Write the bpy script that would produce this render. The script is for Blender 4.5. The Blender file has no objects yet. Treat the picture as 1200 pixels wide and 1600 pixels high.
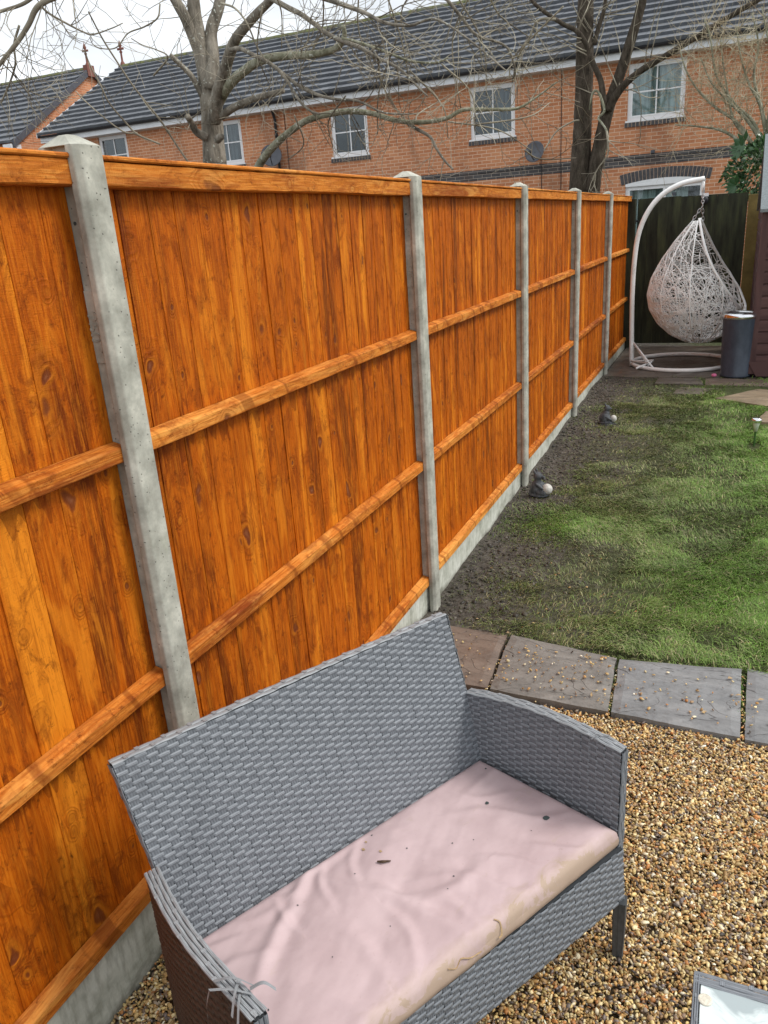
import bpy, bmesh, math, random
import numpy as np
from mathutils import Vector, Matrix
from math import radians as RD, pi as PI, sin, cos
rng = np.random.default_rng(7); random.seed(7)
scn = bpy.context.scene
COL = scn.collection
# ------------------------------------------------------------------ camera
CAM = np.array([1.2576, 0.0, 1.8438]); YAW, PITCH, ROLL, FL = 0.43005, 0.34859, -0.06988, 1210.93
_f = np.array([-sin(YAW)*cos(PITCH), cos(YAW)*cos(PITCH), -sin(PITCH)])
_r0 = np.array([cos(YAW), sin(YAW), 0.0]); _u0 = np.cross(_r0, _f)
_r = _r0*cos(ROLL)+_u0*sin(ROLL); _u = -_r0*sin(ROLL)+_u0*cos(ROLL)
cd = bpy.data.cameras.new("camera"); co = bpy.data.objects.new("camera", cd); COL.objects.link(co)
m = Matrix.Identity(4)
for i in range(3):
    m[i][0], m[i][1], m[i][2], m[i][3] = _r[i], _u[i], -_f[i], CAM[i]
co.matrix_world = m
cd.sensor_fit = 'HORIZONTAL'; cd.sensor_width = 36; cd.lens = FL/1200*36
cd.clip_start = 0.02; cd.clip_end = 500
scn.camera = co
scn.render.resolution_x, scn.render.resolution_y = 768, 1024
# ------------------------------------------------------------------ sky, sun, exposure
SUN_EL, SUN_AZ = RD(50), RD(72)      # azimuth measured from +Y towards +X
w = bpy.data.worlds.new("World"); scn.world = w; w.use_nodes = True
nt = w.node_tree; nt.nodes.clear()
sky = nt.nodes.new('ShaderNodeTexSky'); sky.sky_type = 'NISHITA'; sky.sun_disc = False
sky.sun_elevation = SUN_EL; sky.sun_rotation = SUN_AZ; sky.dust_density = 3.0
hs = nt.nodes.new('ShaderNodeHueSaturation'); hs.inputs['Saturation'].default_value = 0.55
nt.links.new(sky.outputs[0], hs.inputs['Color'])
tc = nt.nodes.new('ShaderNodeTexCoord'); mp = nt.nodes.new('ShaderNodeMapping'); mp.inputs['Scale'].default_value = (1, 1, 3.5)
nz = nt.nodes.new('ShaderNodeTexNoise'); nz.inputs['Scale'].default_value = 2.2; nz.inputs['Detail'].default_value = 5
nt.links.new(tc.outputs['Generated'], mp.inputs[0]); nt.links.new(mp.outputs[0], nz.inputs['Vector'])
cr = nt.nodes.new('ShaderNodeValToRGB'); cr.color_ramp.elements[0].position = .30; cr.color_ramp.elements[1].position = .56
cr.color_ramp.elements[0].color = (.35, .35, .35, 1); cr.color_ramp.elements[1].color = (.96, .96, .96, 1)
nt.links.new(nz.outputs[0], cr.inputs[0])
mx = nt.nodes.new('ShaderNodeMix'); mx.data_type = 'RGBA'
nt.links.new(cr.outputs[0], mx.inputs['Factor']); nt.links.new(hs.outputs[0], mx.inputs[6])
mx.inputs[7].default_value = (10.8, 11.2, 11.6, 1)       # cloud layer, in the sky texture's own scale
bg = nt.nodes.new('ShaderNodeBackground'); bg.inputs[1].default_value = 0.095
out = nt.nodes.new('ShaderNodeOutputWorld')
nt.links.new(mx.outputs[2], bg.inputs[0]); nt.links.new(bg.outputs[0], out.inputs[0])
sd = bpy.data.lights.new("sun", 'SUN'); sd.energy = 1.8; sd.angle = RD(18); sd.color = (1, .96, .9)
so = bpy.data.objects.new("sun", sd); COL.objects.link(so)
sdir = Vector((sin(SUN_AZ)*cos(SUN_EL), cos(SUN_AZ)*cos(SUN_EL), sin(SUN_EL)))
so.rotation_euler = sdir.to_track_quat('Z', 'Y').to_euler()
so.location = (5, -3, 12)
vs = scn.view_settings; vs.view_transform = 'Standard'; vs.look = 'None'; vs.gamma = 1; vs.exposure = 0.36; vs.use_curve_mapping = False
scn.render.engine = 'CYCLES'

# ------------------------------------------------------------------ helpers
def ray(x, y): return _f+_r*(x-600)/FL+_u*(800-y)/FL
def atY(x, y, v): d = ray(x, y); return CAM+d*(v-CAM[1])/d[1]
def atZ(x, y, v): d = ray(x, y); return CAM+d*(v-CAM[2])/d[2]
def depth(p): return float((np.asarray(p)-CAM)@_f)

class MB:
    """collects vertices and faces for one mesh; wv = per-vertex vector attribute"""
    def __init__(s): s.v = []; s.f = []; s.w = []; s.n = 0; s.mi = []
    def add(s, V, F, W=None, mi=0):
        V = np.asarray(V, float).reshape(-1, 3); s.v.append(V)
        s.w.append(np.zeros_like(V) if W is None else np.asarray(W, float).reshape(-1, 3))
        for q in F: s.f.append(tuple(int(i)+s.n for i in q)); s.mi.append(mi)
        s.n += len(V)
    def box(s, lo, hi, along=None, rnd=None, M=None, mi=0, cut=1):
        lo = np.array(lo, float); hi = np.array(hi, float)
        V = np.array([[(lo, hi)[i][0], (lo, hi)[j][1], (lo, hi)[k][2]] for i in (0, 1) for j in (0, 1) for k in (0, 1)])
        F = [(0, 1, 3, 2), (4, 6, 7, 5), (0, 4, 5, 1), (2, 3, 7, 6), (0, 2, 6, 4), (1, 5, 7, 3)]
        W = None
        if along is not None:
            a = along; o = [i for i in range(3) if i != a]
            rr = random.random() if rnd is None else rnd
            W = np.stack([V[:, o[0]]+V[:, o[1]], V[:, a], np.full(8, rr*37)], 1)
        if M is not None: V = (np.asarray(M)[:3, :3] @ V.T).T+np.asarray(M)[:3, 3]
        s.add(V, F, W, mi)
    def grid(s, P, W=None, mi=0, closed_u=False, closed_v=False):
        P = np.asarray(P, float); n, k = P.shape[:2]
        F = []
        for i in range(n-(0 if closed_u else 1)):
            for j in range(k-(0 if closed_v else 1)):
                a = i*k+j; b = i*k+(j+1) % k; c = ((i+1) % n)*k+(j+1) % k; d = ((i+1) % n)*k+j
                F.append((a, d, c, b))
        s.add(P.reshape(-1, 3), F, None if W is None else np.asarray(W).reshape(-1, 3), mi)
    def tube(s, pts, rad, seg=6, cap=True, W=None):
        pts = np.asarray(pts, float); n = len(pts); rad = np.broadcast_to(np.asarray(rad, float), (n,))
        T = np.gradient(pts, axis=0); T /= (np.linalg.norm(T, axis=1)[:, None]+1e-12)
        a = np.array([0, 0, 1.]) if abs(T[0][2]) < .9 else np.array([1., 0, 0])
        N = np.cross(T[0], a); N /= np.linalg.norm(N); V = []; WW = []
        ang = np.arange(seg)*2*PI/seg; L = 0
        for i in range(n):
            N = N-T[i]*(N@T[i]); N /= (np.linalg.norm(N)+1e-12); B = np.cross(T[i], N)
            if i: L += np.linalg.norm(pts[i]-pts[i-1])
            V.append(pts[i]+rad[i]*(np.cos(ang)[:, None]*N+np.sin(ang)[:, None]*B))
            WW.append(np.stack([ang/(2*PI), np.full(seg, L), np.zeros(seg)], 1))
        V = np.concatenate(V); F = []
        for i in range(n-1):
            for j in range(seg):
                F.append((i*seg+j, i*seg+(j+1) % seg, (i+1)*seg+(j+1) % seg, (i+1)*seg+j))
        if cap: F.append(tuple(range(seg))[::-1]); F.append(tuple((n-1)*seg+j for j in range(seg)))
        s.add(V, F, np.concatenate(WW))
    def lathe(s, prof, c, seg=32, axis=None):
        c = np.array(c, float); ang = np.arange(seg)*2*PI/seg
        P = np.array([[[r*cos(a), r*sin(a), z] for a in ang] for r, z in prof])
        if axis is not None:
            q = Vector((0, 0, 1)).rotation_difference(Vector(axis)).to_matrix(); P = P @ np.array(q).T
        s.grid(P+c, closed_v=True)
    def prism(s, poly, z0, z1, W=None, taper=0):
        n = len(poly); V = [(x, y, z0) for x, y in poly]+[(x, y, z1) for x, y in poly]
        F = [tuple(range(n))[::-1], tuple(range(n, 2*n))]+[(i, (i+1) % n, n+(i+1) % n, n+i) for i in range(n)]
        s.add(V, F, W)
    def build(s, name, mat, parent=None, smooth=False, loc=None):
        V = np.concatenate(s.v) if s.v else np.zeros((0, 3)); W = np.concatenate(s.w)
        base = np.zeros(3)
        if parent is not None: base = np.array(world_loc(parent))
        elif loc is not None: base = np.array(loc, float)
        me = bpy.data.meshes.new(name)
        me.from_pydata((V-base).tolist(), [], s.f)
        at = me.attributes.new('wv', 'FLOAT_VECTOR', 'POINT'); at.data.foreach_set('vector', W.astype(np.float32).ravel())
        mats = mat if isinstance(mat, (list, tuple)) else [mat]
        for mm in mats: me.materials.append(mm)
        if len(mats) > 1: me.polygons.foreach_set('material_index', s.mi)
        if smooth: me.polygons.foreach_set('use_smooth', [True]*len(me.polygons))
        me.update()
        o = bpy.data.objects.new(name, me); COL.objects.link(o)
        if parent is not None: o.parent = parent
        else: o.location = base
        return o
def world_loc(o):
    p = Vector(o.location)
    while o.parent: o = o.parent; p = p+Vector(o.location)
    return p
def tag(o, label=None, cat=None, group=None, kind=None):
    if label: o['label'] = label
    if cat: o['category'] = cat
    if group: o['group'] = group
    if kind: o['kind'] = kind
    return o
def thing(name, label, cat, loc, group=None):
    o = bpy.data.objects.new(name, None); o.empty_display_size = .1; COL.objects.link(o); o.location = loc
    return tag(o, label, cat, group)
def bevel(o, wd, seg=2):
    b = o.modifiers.new('bevel', 'BEVEL'); b.width = wd; b.segments = seg; b.limit_method = 'ANGLE'; b.angle_limit = RD(40); return o
def catmull(P, n=6):
    P = np.asarray(P, float); Q = np.vstack([2*P[0]-P[1], P, 2*P[-1]-P[-2]]); o = []
    for i in range(1, len(Q)-2):
        for t in np.linspace(0, 1, n, endpoint=False):
            a, b, c, d = Q[i-1:i+3]
            o.append(.5*((2*b)+(-a+c)*t+(2*a-5*b+4*c-d)*t*t+(-a+3*b-3*c+d)*t**3))
    o.append(P[-1]); return np.array(o)
def vnoise(x, y, s=0):
    """smooth value noise, vectorised"""
    xi = np.floor(x).astype(int); yi = np.floor(y).astype(int); fx = x-xi; fy = y-yi
    fx = fx*fx*(3-2*fx); fy = fy*fy*(3-2*fy)
    def h(a, b):
        q = np.sin(a*127.1+b*311.7+s*74.7)*43758.5453
        return q-np.floor(q)
    return (h(xi, yi)*(1-fx)+h(xi+1, yi)*fx)*(1-fy)+(h(xi, yi+1)*(1-fx)+h(xi+1, yi+1)*fx)*fy
def fbm(x, y, s=0, o=4):
    r = 0; a = .5
    for i in range(o): r = r+a*vnoise(x*2**i, y*2**i, s+i*3); a *= .5
    return r
def sstep(a, b, x): t = np.clip((x-a)/(b-a), 0, 1); return t*t*(3-2*t)

# ------------------------------------------------------------------ materials
class G:
    def __init__(s, name, rough=.7, spec=.3):
        s.m = bpy.data.materials.new(name); s.m.use_nodes = True; s.t = s.m.node_tree; s.t.nodes.clear()
        s.o = s.t.nodes.new('ShaderNodeOutputMaterial'); s.b = s.t.nodes.new('ShaderNodeBsdfPrincipled')
        s.t.links.new(s.b.outputs[0], s.o.inputs[0]); s.set(s.b, {'Roughness': rough, 'Specular IOR Level': spec})
    def set(s, n, ins):
        for k, v in ins.items():
            i = n.inputs[k]
            if isinstance(v, bpy.types.NodeSocket): s.t.links.new(v, i)
            else:
                if hasattr(i, 'default_value') and not isinstance(v, (int, float)) and len(i.default_value) == 4 and len(v) == 3: v = (*v, 1)
                i.default_value = v
    def n(s, typ, ins={}, out=0, **pr):
        n = s.t.nodes.new('ShaderNode'+typ)
        for k, v in pr.items(): setattr(n, k, v)
        s.set(n, ins); return n.outputs[out]
    def attr(s, nm='wv', out='Vector'): return s.n('Attribute', {}, out, attribute_name=nm)
    def obj(s): return s.n('TexCoord', {}, 'Object')
    def scale(s, v, sc, off=(0, 0, 0)): return s.n('Mapping', {'Vector': v, 'Scale': sc, 'Location': off})
    def noise(s, v, sc=5, d=4, r=.55, dist=0): return s.n('TexNoise', {'Vector': v, 'Scale': sc, 'Detail': d, 'Roughness': r, 'Distortion': dist})
    def ramp(s, f, *st, interp='LINEAR'):
        n = s.t.nodes.new('ShaderNodeValToRGB'); e = n.color_ramp.elements; n.color_ramp.interpolation = interp
        while len(e) < len(st): e.new(.5)
        for q, (p, c) in zip(e, st):
            q.position = p; q.color = (c, c, c, 1) if isinstance(c, (int, float)) else (*c, 1)
        s.t.links.new(f, n.inputs[0]); return n.outputs[0]
    def mix(s, f, a, b, mode='MIX'):
        n = s.t.nodes.new('ShaderNodeMix'); n.data_type = 'RGBA'; n.blend_type = mode
        s.set(n, {0: f}); 
        for k, v in ((6, a), (7, b)):
            if isinstance(v, bpy.types.NodeSocket): s.t.links.new(v, n.inputs[k])
            else: n.inputs[k].default_value = (*v, 1) if len(v) == 3 else v
        return n.outputs[2]
    def math(s, op, a, b=0.0, c=0.0):
        n = s.t.nodes.new('ShaderNodeMath'); n.operation = op
        for i, v in enumerate((a, b, c)):
            if isinstance(v, bpy.types.NodeSocket): s.t.links.new(v, n.inputs[i])
            else: n.inputs[i].default_value = v
        return n.outputs[0]
    def bump(s, h, st=.3, d=.01): s.set(s.b, {'Normal': s.n('Bump', {'Height': h, 'Strength': st, 'Distance': d})})
    def col(s, c): s.set(s.b, {'Base Color': c})

def simple(name, c, rough=.6, metal=0, spec=.3, var=.12, sc=12, bump=.0):
    g = G(name, rough, spec); n = g.noise(g.obj(), sc, 5, .6)
    lo = tuple(max(0, x*(1-var)) for x in c); hi = tuple(min(1, x*(1+var)) for x in c)
    g.col(g.ramp(n, (.3, lo), (.7, hi))); g.set(g.b, {'Metallic': metal})
    if bump: g.bump(n, bump, .004)
    return g.m

def wood_mat(name, dark, mid, light, ringmix=.45, knots=.70, spec=.12, rail=False):
    g = G(name, .62, spec); v = g.attr()
    se = g.t.nodes.new('ShaderNodeSeparateXYZ'); g.set(se, {'Vector': v}); sx = se.outputs[2]; al = se.outputs[1]
    wob = g.noise(g.scale(v, (10, 9, 1)), 1, 2, .5)
    def knotset(sc, thr, rad, off):
        kv = g.scale(v, sc, off); vor = g.t.nodes.new('ShaderNodeTexVoronoi'); g.set(vor, {'Vector': g.n('VectorMath', {0: kv, 1: g.n('CombineXYZ', {'X': g.math('MULTIPLY', wob, .5), 'Y': g.math('MULTIPLY', wob, -.9)})}), 'Scale': 1.0})
        d = vor.outputs['Distance']; cc = g.n('SeparateColor', {'Color': vor.outputs['Color']}, 0); p = g.math('GREATER_THAN', cc, thr)
        return (g.math('MULTIPLY', g.ramp(d, (rad*.75, 1), (rad*1.15, 0)), p), g.math('MULTIPLY', g.ramp(d, (rad, 1), (rad*3.6, 0)), p), g.math('MULTIPLY', g.ramp(d, (rad*.9, 0), (rad*1.1, 1), (rad*1.3, 1), (rad*1.9, 0)), p), g.math('MULTIPLY', g.ramp(d, (0, 1), (rad*.6, 0)), p))
    k1 = knotset((8, 5.5, 1), knots-.06, .13, (0, 0, 0)); k2 = knotset((19, 14, 1), knots+.13, .14, (3.3, 7.1, 5.))
    kn, halo, rim, core = [g.math('MAXIMUM', a, b) for a, b in zip(k1, k2)]
    n1 = g.noise(g.scale(v, (5, .45, 1)), 1, 2.5, .5)
    bend = g.math('MULTIPLY_ADD', halo, .16, n1)
    rings = g.math('SINE', g.math('MULTIPLY', bend, 120))
    rings = g.math('POWER', g.math('MULTIPLY_ADD', rings, .5, .5), 2.2)
    fine = g.noise(g.scale(v, (230, 9, 1)), 1, 4, .7)
    mott = g.noise(g.scale(v, (9, .9, 1)), 1, 5, .65, .8)
    blot = g.noise(g.scale(v, (16, 7, 1)), 1, 6, .75, 1.0)
    speck = g.noise(g.scale(v, (60, 45, 1)), 1, 5, .8, .5)
    per = g.noise(g.n('CombineXYZ', {'Z': sx}), .83, 0); per2 = g.noise(g.n('CombineXYZ', {'Z': sx, 'X': 4.0}), .91, 0)
    base = g.ramp(g.math('ADD', mott, g.math('MULTIPLY', g.math('SUBTRACT', per, .5), .55)), (.34, dark), (.45, mid), (.55, mid), (.68, light))
    base = g.mix(g.math('MULTIPLY', g.ramp(fine, (.46, 0), (.62, 1)), .38), base, light)
    base = g.mix(g.math('MULTIPLY', g.ramp(fine, (.36, 1), (.47, 0)), .42), base, dark)
    base = g.mix(g.math('MULTIPLY', rings, g.ramp(per2, (.35, ringmix*.3), (.65, ringmix))), base, g.mix(g.ramp(mott, (.4, 0), (.7, 1)), dark, mid))
    base = g.mix(g.math('MULTIPLY', g.ramp(blot, (.50, 0), (.62, 1)), .55), base, dark)
    base = g.mix(g.math('MULTIPLY', g.ramp(speck, (.55, 0), (.66, 1)), g.math('MULTIPLY', g.ramp(blot, (.40, 0), (.55, 1)), .75)), base, tuple(x*.55 for x in dark))
    base = g.mix(g.math('MULTIPLY', g.ramp(g.noise(g.scale(v, (12, 2.2, 1), (5, 5, 5)), 1, 4, .6, 1.2), (.56, 0), (.66, 1)), .45), base, light)
    base = g.mix(g.math('MULTIPLY', halo, .45), base, dark)
    base = g.mix(g.math('MULTIPLY', kn, .75), base, (.14, .036, .013))
    base = g.mix(g.math('MULTIPLY', core, .55), base, (.33, .14, .07))
    base = g.mix(g.math('MULTIPLY', rim, g.math('MULTIPLY', g.ramp(blot, (.4, 0), (.6, 1)), .45)), base, light)
    if rail:
        st = g.noise(g.n('CombineXYZ', {'X': g.math('ADD', al, g.math('MULTIPLY', se.outputs[0], .5)), 'Z': sx}), 17, 2, .5)
        base = g.mix(g.math('MULTIPLY', g.ramp(st, (.56, 0), (.62, 1)), .55), base, tuple(x*.8 for x in dark))
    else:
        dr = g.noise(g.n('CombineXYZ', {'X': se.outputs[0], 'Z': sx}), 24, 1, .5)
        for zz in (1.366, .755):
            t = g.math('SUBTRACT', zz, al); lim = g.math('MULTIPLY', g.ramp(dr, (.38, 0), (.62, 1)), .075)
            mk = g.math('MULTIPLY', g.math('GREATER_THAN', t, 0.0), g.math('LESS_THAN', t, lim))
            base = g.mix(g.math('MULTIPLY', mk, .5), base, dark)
    g.col(base)
    saw = g.noise(g.scale(v, (40, 330, 1)), 1, 3, .7)
    h = g.math('ADD', g.math('MULTIPLY', fine, .8), g.math('MULTIPLY', saw, .5))
    h = g.math('ADD', h, g.math('MULTIPLY', rings, .3)); h = g.math('SUBTRACT', h, g.math('MULTIPLY', kn, .6))
    g.bump(h, .8, .003)
    g.set(g.b, {'Roughness': g.ramp(blot, (.3, .42), (.7, .75))})
    return g.m
M = {}
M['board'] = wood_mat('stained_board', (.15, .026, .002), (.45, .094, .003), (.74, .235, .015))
M['rail'] = wood_mat('stained_rail', (.22, .045, .006), (.56, .165, .02), (.80, .36, .08), .5, .8, rail=True)
M['cap'] = wood_mat('stained_cap', (.28, .065, .008), (.58, .18, .02), (.80, .38, .09), .45, .74)

g = G('concrete', .85, .2); v = g.obj(); n = g.noise(v, 9, 6, .65); n2 = g.noise(v, 90, 3, .6)
vo = g.t.nodes.new('ShaderNodeTexVoronoi'); g.set(vo, {'Vector': v, 'Scale': 85.})
pit = g.math('MULTIPLY', g.ramp(vo.outputs['Distance'], (.10, 1), (.2, 0)), g.math('GREATER_THAN', g.n('SeparateColor', {'Color': vo.outputs['Color']}, 0), .8))
c = g.ramp(n, (.32, (.22, .215, .18)), (.5, (.40, .395, .34)), (.68, (.60, .59, .51)))
c = g.mix(g.math('MULTIPLY', g.ramp(n2, (.4, 0), (.7, 1)), .35), c, (.3, .31, .27))
c = g.mix(g.math('MULTIPLY', pit, .8), c, (.1, .1, .085))
al = g.noise(g.scale(v, (6, 6, 3)), 1, 4, .6)
c = g.mix(g.math('MULTIPLY', g.ramp(al, (.6, 0), (.75, 1)), .4), c, (.22, .25, .1))
g.col(c); g.bump(g.math('SUBTRACT', g.math('MULTIPLY', n2, .3), pit), .5, .004); M['conc'] = g.m

g = G('gravel_board_concrete', .85, .2); v = g.obj(); n = g.noise(g.scale(v, (6, 6, 9)), 1, 6, .65); n2 = g.noise(g.scale(v, (60, 60, 14)), 1, 4, .6)
c = g.ramp(n, (.3, (.26, .27, .22)), (.5, (.50, .51, .44)), (.72, (.66, .67, .60)))
c = g.mix(g.math('MULTIPLY', g.ramp(n2, (.45, 0), (.65, 1)), .5), c, (.24, .24, .19))
zz = g.n('SeparateXYZ', {'Vector': v}, 2)
dirt = g.math('SUBTRACT', g.math('ADD', zz, g.math('MULTIPLY', n, .12)), .06)
c = g.mix(g.ramp(dirt, (.0, .8), (.05, 0)), c, (.07, .06, .04))
g.col(c); g.bump(n2, .5, .004); M['gboard'] = g.m

def brick_mat(name, c1, c2, mortar, bw=.225, rh=.075, ms=.011, off=.5, axis='XZ', bias=0.0):
    g = G(name, .85, .2); v = g.obj(); s = g.t.nodes.new('ShaderNodeSeparateXYZ'); g.set(s, {'Vector': v})
    a, b = (s.outputs['XYZ'.index(axis[0])], s.outputs['XYZ'.index(axis[1])])
    cv = g.n('CombineXYZ', {'X': a, 'Y': b})
    br = g.t.nodes.new('ShaderNodeTexBrick'); br.offset = off
    g.set(br, {'Vector': cv, 'Color1': c1, 'Color2': c2, 'Mortar': mortar, 'Scale': 1.0, 'Mortar Size': ms*.5, 'Mortar Smooth': .15, 'Brick Width': bw, 'Row Height': rh, 'Bias': bias})
    n = g.noise(v, 2.2, 5, .65); n2 = g.noise(v, 30, 4, .6)
    c = g.mix(g.math('MULTIPLY', g.ramp(n, (.35, 0), (.7, 1)), .28), br.outputs[0], tuple(x*.55 for x in c1))
    c = g.mix(g.math('MULTIPLY', g.ramp(n2, (.4, 0), (.7, 1)), .25), c, tuple(min(1, x*1.35) for x in c2))
    sc = g.noise(g.scale(v, (.9, .9, .35), (3.3, 0, 0)), 1, 4, .6)
    c = g.mix(g.math('MULTIPLY', g.ramp(sc, (.56, 0), (.68, 1)), .45), c, (.12, .07, .05))
    g.col(c); g.bump(br.outputs['Fac'], .6, -.006); return g.m
M['brick'] = brick_mat('red_brick', (.44, .17, .08), (.58, .265, .135), (.70, .52, .38), ms=.014)
M['brick_side'] = brick_mat('red_brick_gable', (.44, .17, .08), (.58, .265, .135), (.62, .46, .33), ms=.013, axis='YZ')
M['band'] = brick_mat('blue_brick_band', (.06, .058, .06), (.11, .105, .105), (.42, .36, .30))
M['voussoir'] = simple('blue_brick', (.075, .072, .075), .7, var=.4, sc=20)
M['mortar'] = simple('mortar', (.55, .40, .30), .9)
g = G('roof_tile', .55, .35); v = g.obj(); s = g.t.nodes.new('ShaderNodeSeparateXYZ'); g.set(s, {'Vector': v})
w1 = g.n('TexWhiteNoise', {'Vector': g.attr()}, 'Value', noise_dimensions='3D')
n = g.noise(v, 1.3, 5, .7); n2 = g.noise(v, 24, 4, .7)
c = g.ramp(w1, (0, (.085, .094, .108)), (1, (.145, .158, .175)))
c = g.mix(g.math('MULTIPLY', g.ramp(n2, (.45, 0), (.7, 1)), .5), c, (.20, .20, .21))
c = g.mix(g.math('MULTIPLY', g.ramp(n, (.5, 0), (.7, 1)), .4), c, (.06, .06, .065))
sp = g.noise(v, 9, 2, .6)
c = g.mix(g.ramp(sp, (.70, 0), (.74, 1)), c, (.03, .035, .02))
g.col(c); g.bump(n2, .3, .004); M['tile'] = g.m
g = G('ridge_tile', .8, .2); n = g.noise(g.obj(), 6, 5, .7); g.col(g.ramp(n, (.4, (.12, .12, .12)), (.55, (.14, .15, .06)), (.7, (.2, .2, .08)))); M['ridge'] = g.m
M['upvc'] = simple('white_upvc', (.78, .79, .80), .35, var=.05)
M['fascia'] = simple('white_fascia', (.70, .72, .74), .4, var=.1, sc=3)
M['black'] = simple('black_plastic', (.03, .03, .033), .35, var=.2)
M['lead'] = simple('dark_verge', (.075, .08, .095), .6, var=.2)
M['terracotta'] = simple('terracotta', (.20, .085, .065), .8)
g = G('window_glass', .05, .5); g.col((.02, .025, .03)); tr = g.n('BsdfTransparent', {'Color': (.75, .8, .8, 1)})
gl = g.n('BsdfGlossy', {'Color': (.9, .95, 1, 1), 'Roughness': .03})
g.t.links.new(g.n('MixShader', {0: .06, 1: tr, 2: gl}), g.o.inputs[0]); M['glass'] = g.m
M['room'] = simple('dark_room', (.02, .023, .026), .9)
g = G('curtain', .9, .1); v = g.obj(); n = g.noise(g.scale(v, (16, 1, .8)), 1, 3, .5); g.col(g.ramp(n, (.35, (.30, .36, .34)), (.6, (.66, .74, .72)))); M['curtain'] = g.m
g = G('blind', .8, .1); v = g.obj(); n = g.noise(g.scale(v, (14, 1, .5)), 1, 2, .5); g.col(g.ramp(n, (.4, (.03, .036, .045)), (.6, (.15, .17, .19)))); M['blind'] = g.m
M['dish'] = simple('dish_grey', (.10, .105, .12), .5)
# bark
def bark(name, c0, c1, c2, lich, la):
    g = G(name, .9, .15); v = g.obj(); n = g.noise(g.scale(v, (14, 14, 5)), 1, 6, .7); w = g.noise(g.scale(v, (60, 60, 9)), 1, 3, .6)
    c = g.ramp(n, (.3, c0), (.5, c1), (.72, c2)); l = g.noise(v, 46, 2, .5); l2 = g.noise(v, 5, 3, .6)
    f = g.math('MULTIPLY', g.ramp(l, (.62, 0), (.67, 1)), g.ramp(l2, (.42, 0), (.55, 1)))
    c = g.mix(g.math('MULTIPLY', f, la), c, lich); g.col(c); g.bump(g.math('ADD', n, w), .9, .018); return g.m
M['bark1'] = bark('lichen_bark', (.085, .075, .06), (.23, .205, .165), (.38, .345, .285), (.58, .60, .52), .9)
M['bark2'] = bark('dark_bark', (.022, .018, .013), (.07, .056, .042), (.14, .115, .09), (.2, .22, .15), .3)
M['lbranch'] = bark('pale_lichen_bark', (.11, .105, .065), (.27, .265, .185), (.45, .45, .36), (.62, .64, .56), .9)
g = G('twig', .85, .15); n = g.noise(g.obj(), 2.5, 3, .6); g.col(g.ramp(n, (.35, (.12, .10, .075)), (.5, (.28, .25, .19)), (.68, (.50, .46, .36)))); M['twig'] = g.m
g = G('yellow_twig', .85, .15); n = g.noise(g.obj(), 3, 3, .6); g.col(g.ramp(n, (.35, (.24, .18, .12)), (.5, (.46, .39, .26)), (.68, (.66, .60, .45)))); M['ytwig'] = g.m
g = G('laurel_leaf', .3, .5); w1 = g.n('TexWhiteNoise', {'Vector': g.attr()}, 'Value', noise_dimensions='3D')
g.col(g.ramp(w1, (0, (.015, .045, .018)), (.6, (.04, .10, .035)), (.85, (.09, .22, .05)), (1, (.3, .38, .22)))); M['leaf'] = g.m
g = G('gate_board', .85, .15); v = g.attr(); n = g.noise(g.scale(v, (9, 1.5, 1)), 1, 5, .65); n2 = g.noise(g.scale(v, (90, 4, 1)), 1, 2, .6)
c = g.ramp(n, (.3, (.018, .019, .014)), (.5, (.045, .05, .032)), (.72, (.09, .105, .05))); c = g.mix(g.math('MULTIPLY', n2, .4), c, (.02, .02, .016)); g.col(c); g.bump(n2, .4, .003); M['gate'] = g.m
M['olive'] = simple('olive_post', (.17, .125, .04), .8, var=.35, sc=7)
g = G('shed_board', .7, .25); v = g.attr(); n = g.noise(g.scale(v, (14, 1.5, 1)), 1, 4, .6); g.col(g.ramp(n, (.3, (.06, .032, .032)), (.7, (.13, .072, .068)))); g.bump(n, .2, .003); M['shed'] = g.m
M['felt'] = simple('roof_felt', (.20, .225, .235), .9, var=.2, sc=60, bump=.3)
g = G('white_painted_steel', .45, .4); n = g.noise(g.obj(), 8, 5, .7); g.col(g.ramp(n, (.28, (.55, .54, .50)), (.42, (.82, .82, .80)), (.7, (.88, .88, .87)))); M['wsteel'] = g.m
M['chain'] = simple('chain_steel', (.5, .5, .5), .35, metal=.8)
g = G('bin_grey', .4, .4); n = g.noise(g.scale(g.obj(), (6, 6, 3)), 1, 5, .7); g.col(g.ramp(n, (.3, (.025, .033, .05)), (.7, (.065, .082, .11)))); M['bin'] = g.m
M['chrome'] = simple('chrome', (.75, .76, .78), .18, metal=1, var=.05)
# rattan strands: grooved ribs along the strand
def rattan(name, lo, hi):
    g = G(name, .5, .35); v = g.attr(); s = g.t.nodes.new('ShaderNodeSeparateXYZ'); g.set(s, {'Vector': v})
    rib = g.math('ABSOLUTE', g.math('SINE', g.math('MULTIPLY', s.outputs[0], PI*3))); fade = g.noise(g.obj(), 2.3, 4, .6)
    n = g.noise(g.obj(), 7, 4, .6); n2 = g.noise(g.scale(v, (3, 40, 1)), 1, 3, .6)
    c = g.ramp(n2, (.3, lo), (.7, hi)); c = g.mix(g.math('MULTIPLY', g.ramp(rib, (.0, 1), (.45, 0)), .5), c, tuple(x*.35 for x in lo))
    c = g.mix(g.math('MULTIPLY', g.ramp(n, (.5, 0), (.75, 1)), .3), c, tuple(x*.6 for x in lo))
    g.col(c); g.bump(rib, .5, .0012); return g.m
M['rat'] = rattan('grey_rattan', (.175, .192, .212), (.265, .285, .31))
M['stake'] = rattan('grey_rattan_stake', (.115, .127, .143), (.18, .195, .215))
M['ratdark'] = rattan('brown_rattan', (.045, .03, .024), (.085, .058, .045))
M['backing'] = simple('rattan_backing', (.035, .04, .045), .8)
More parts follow.
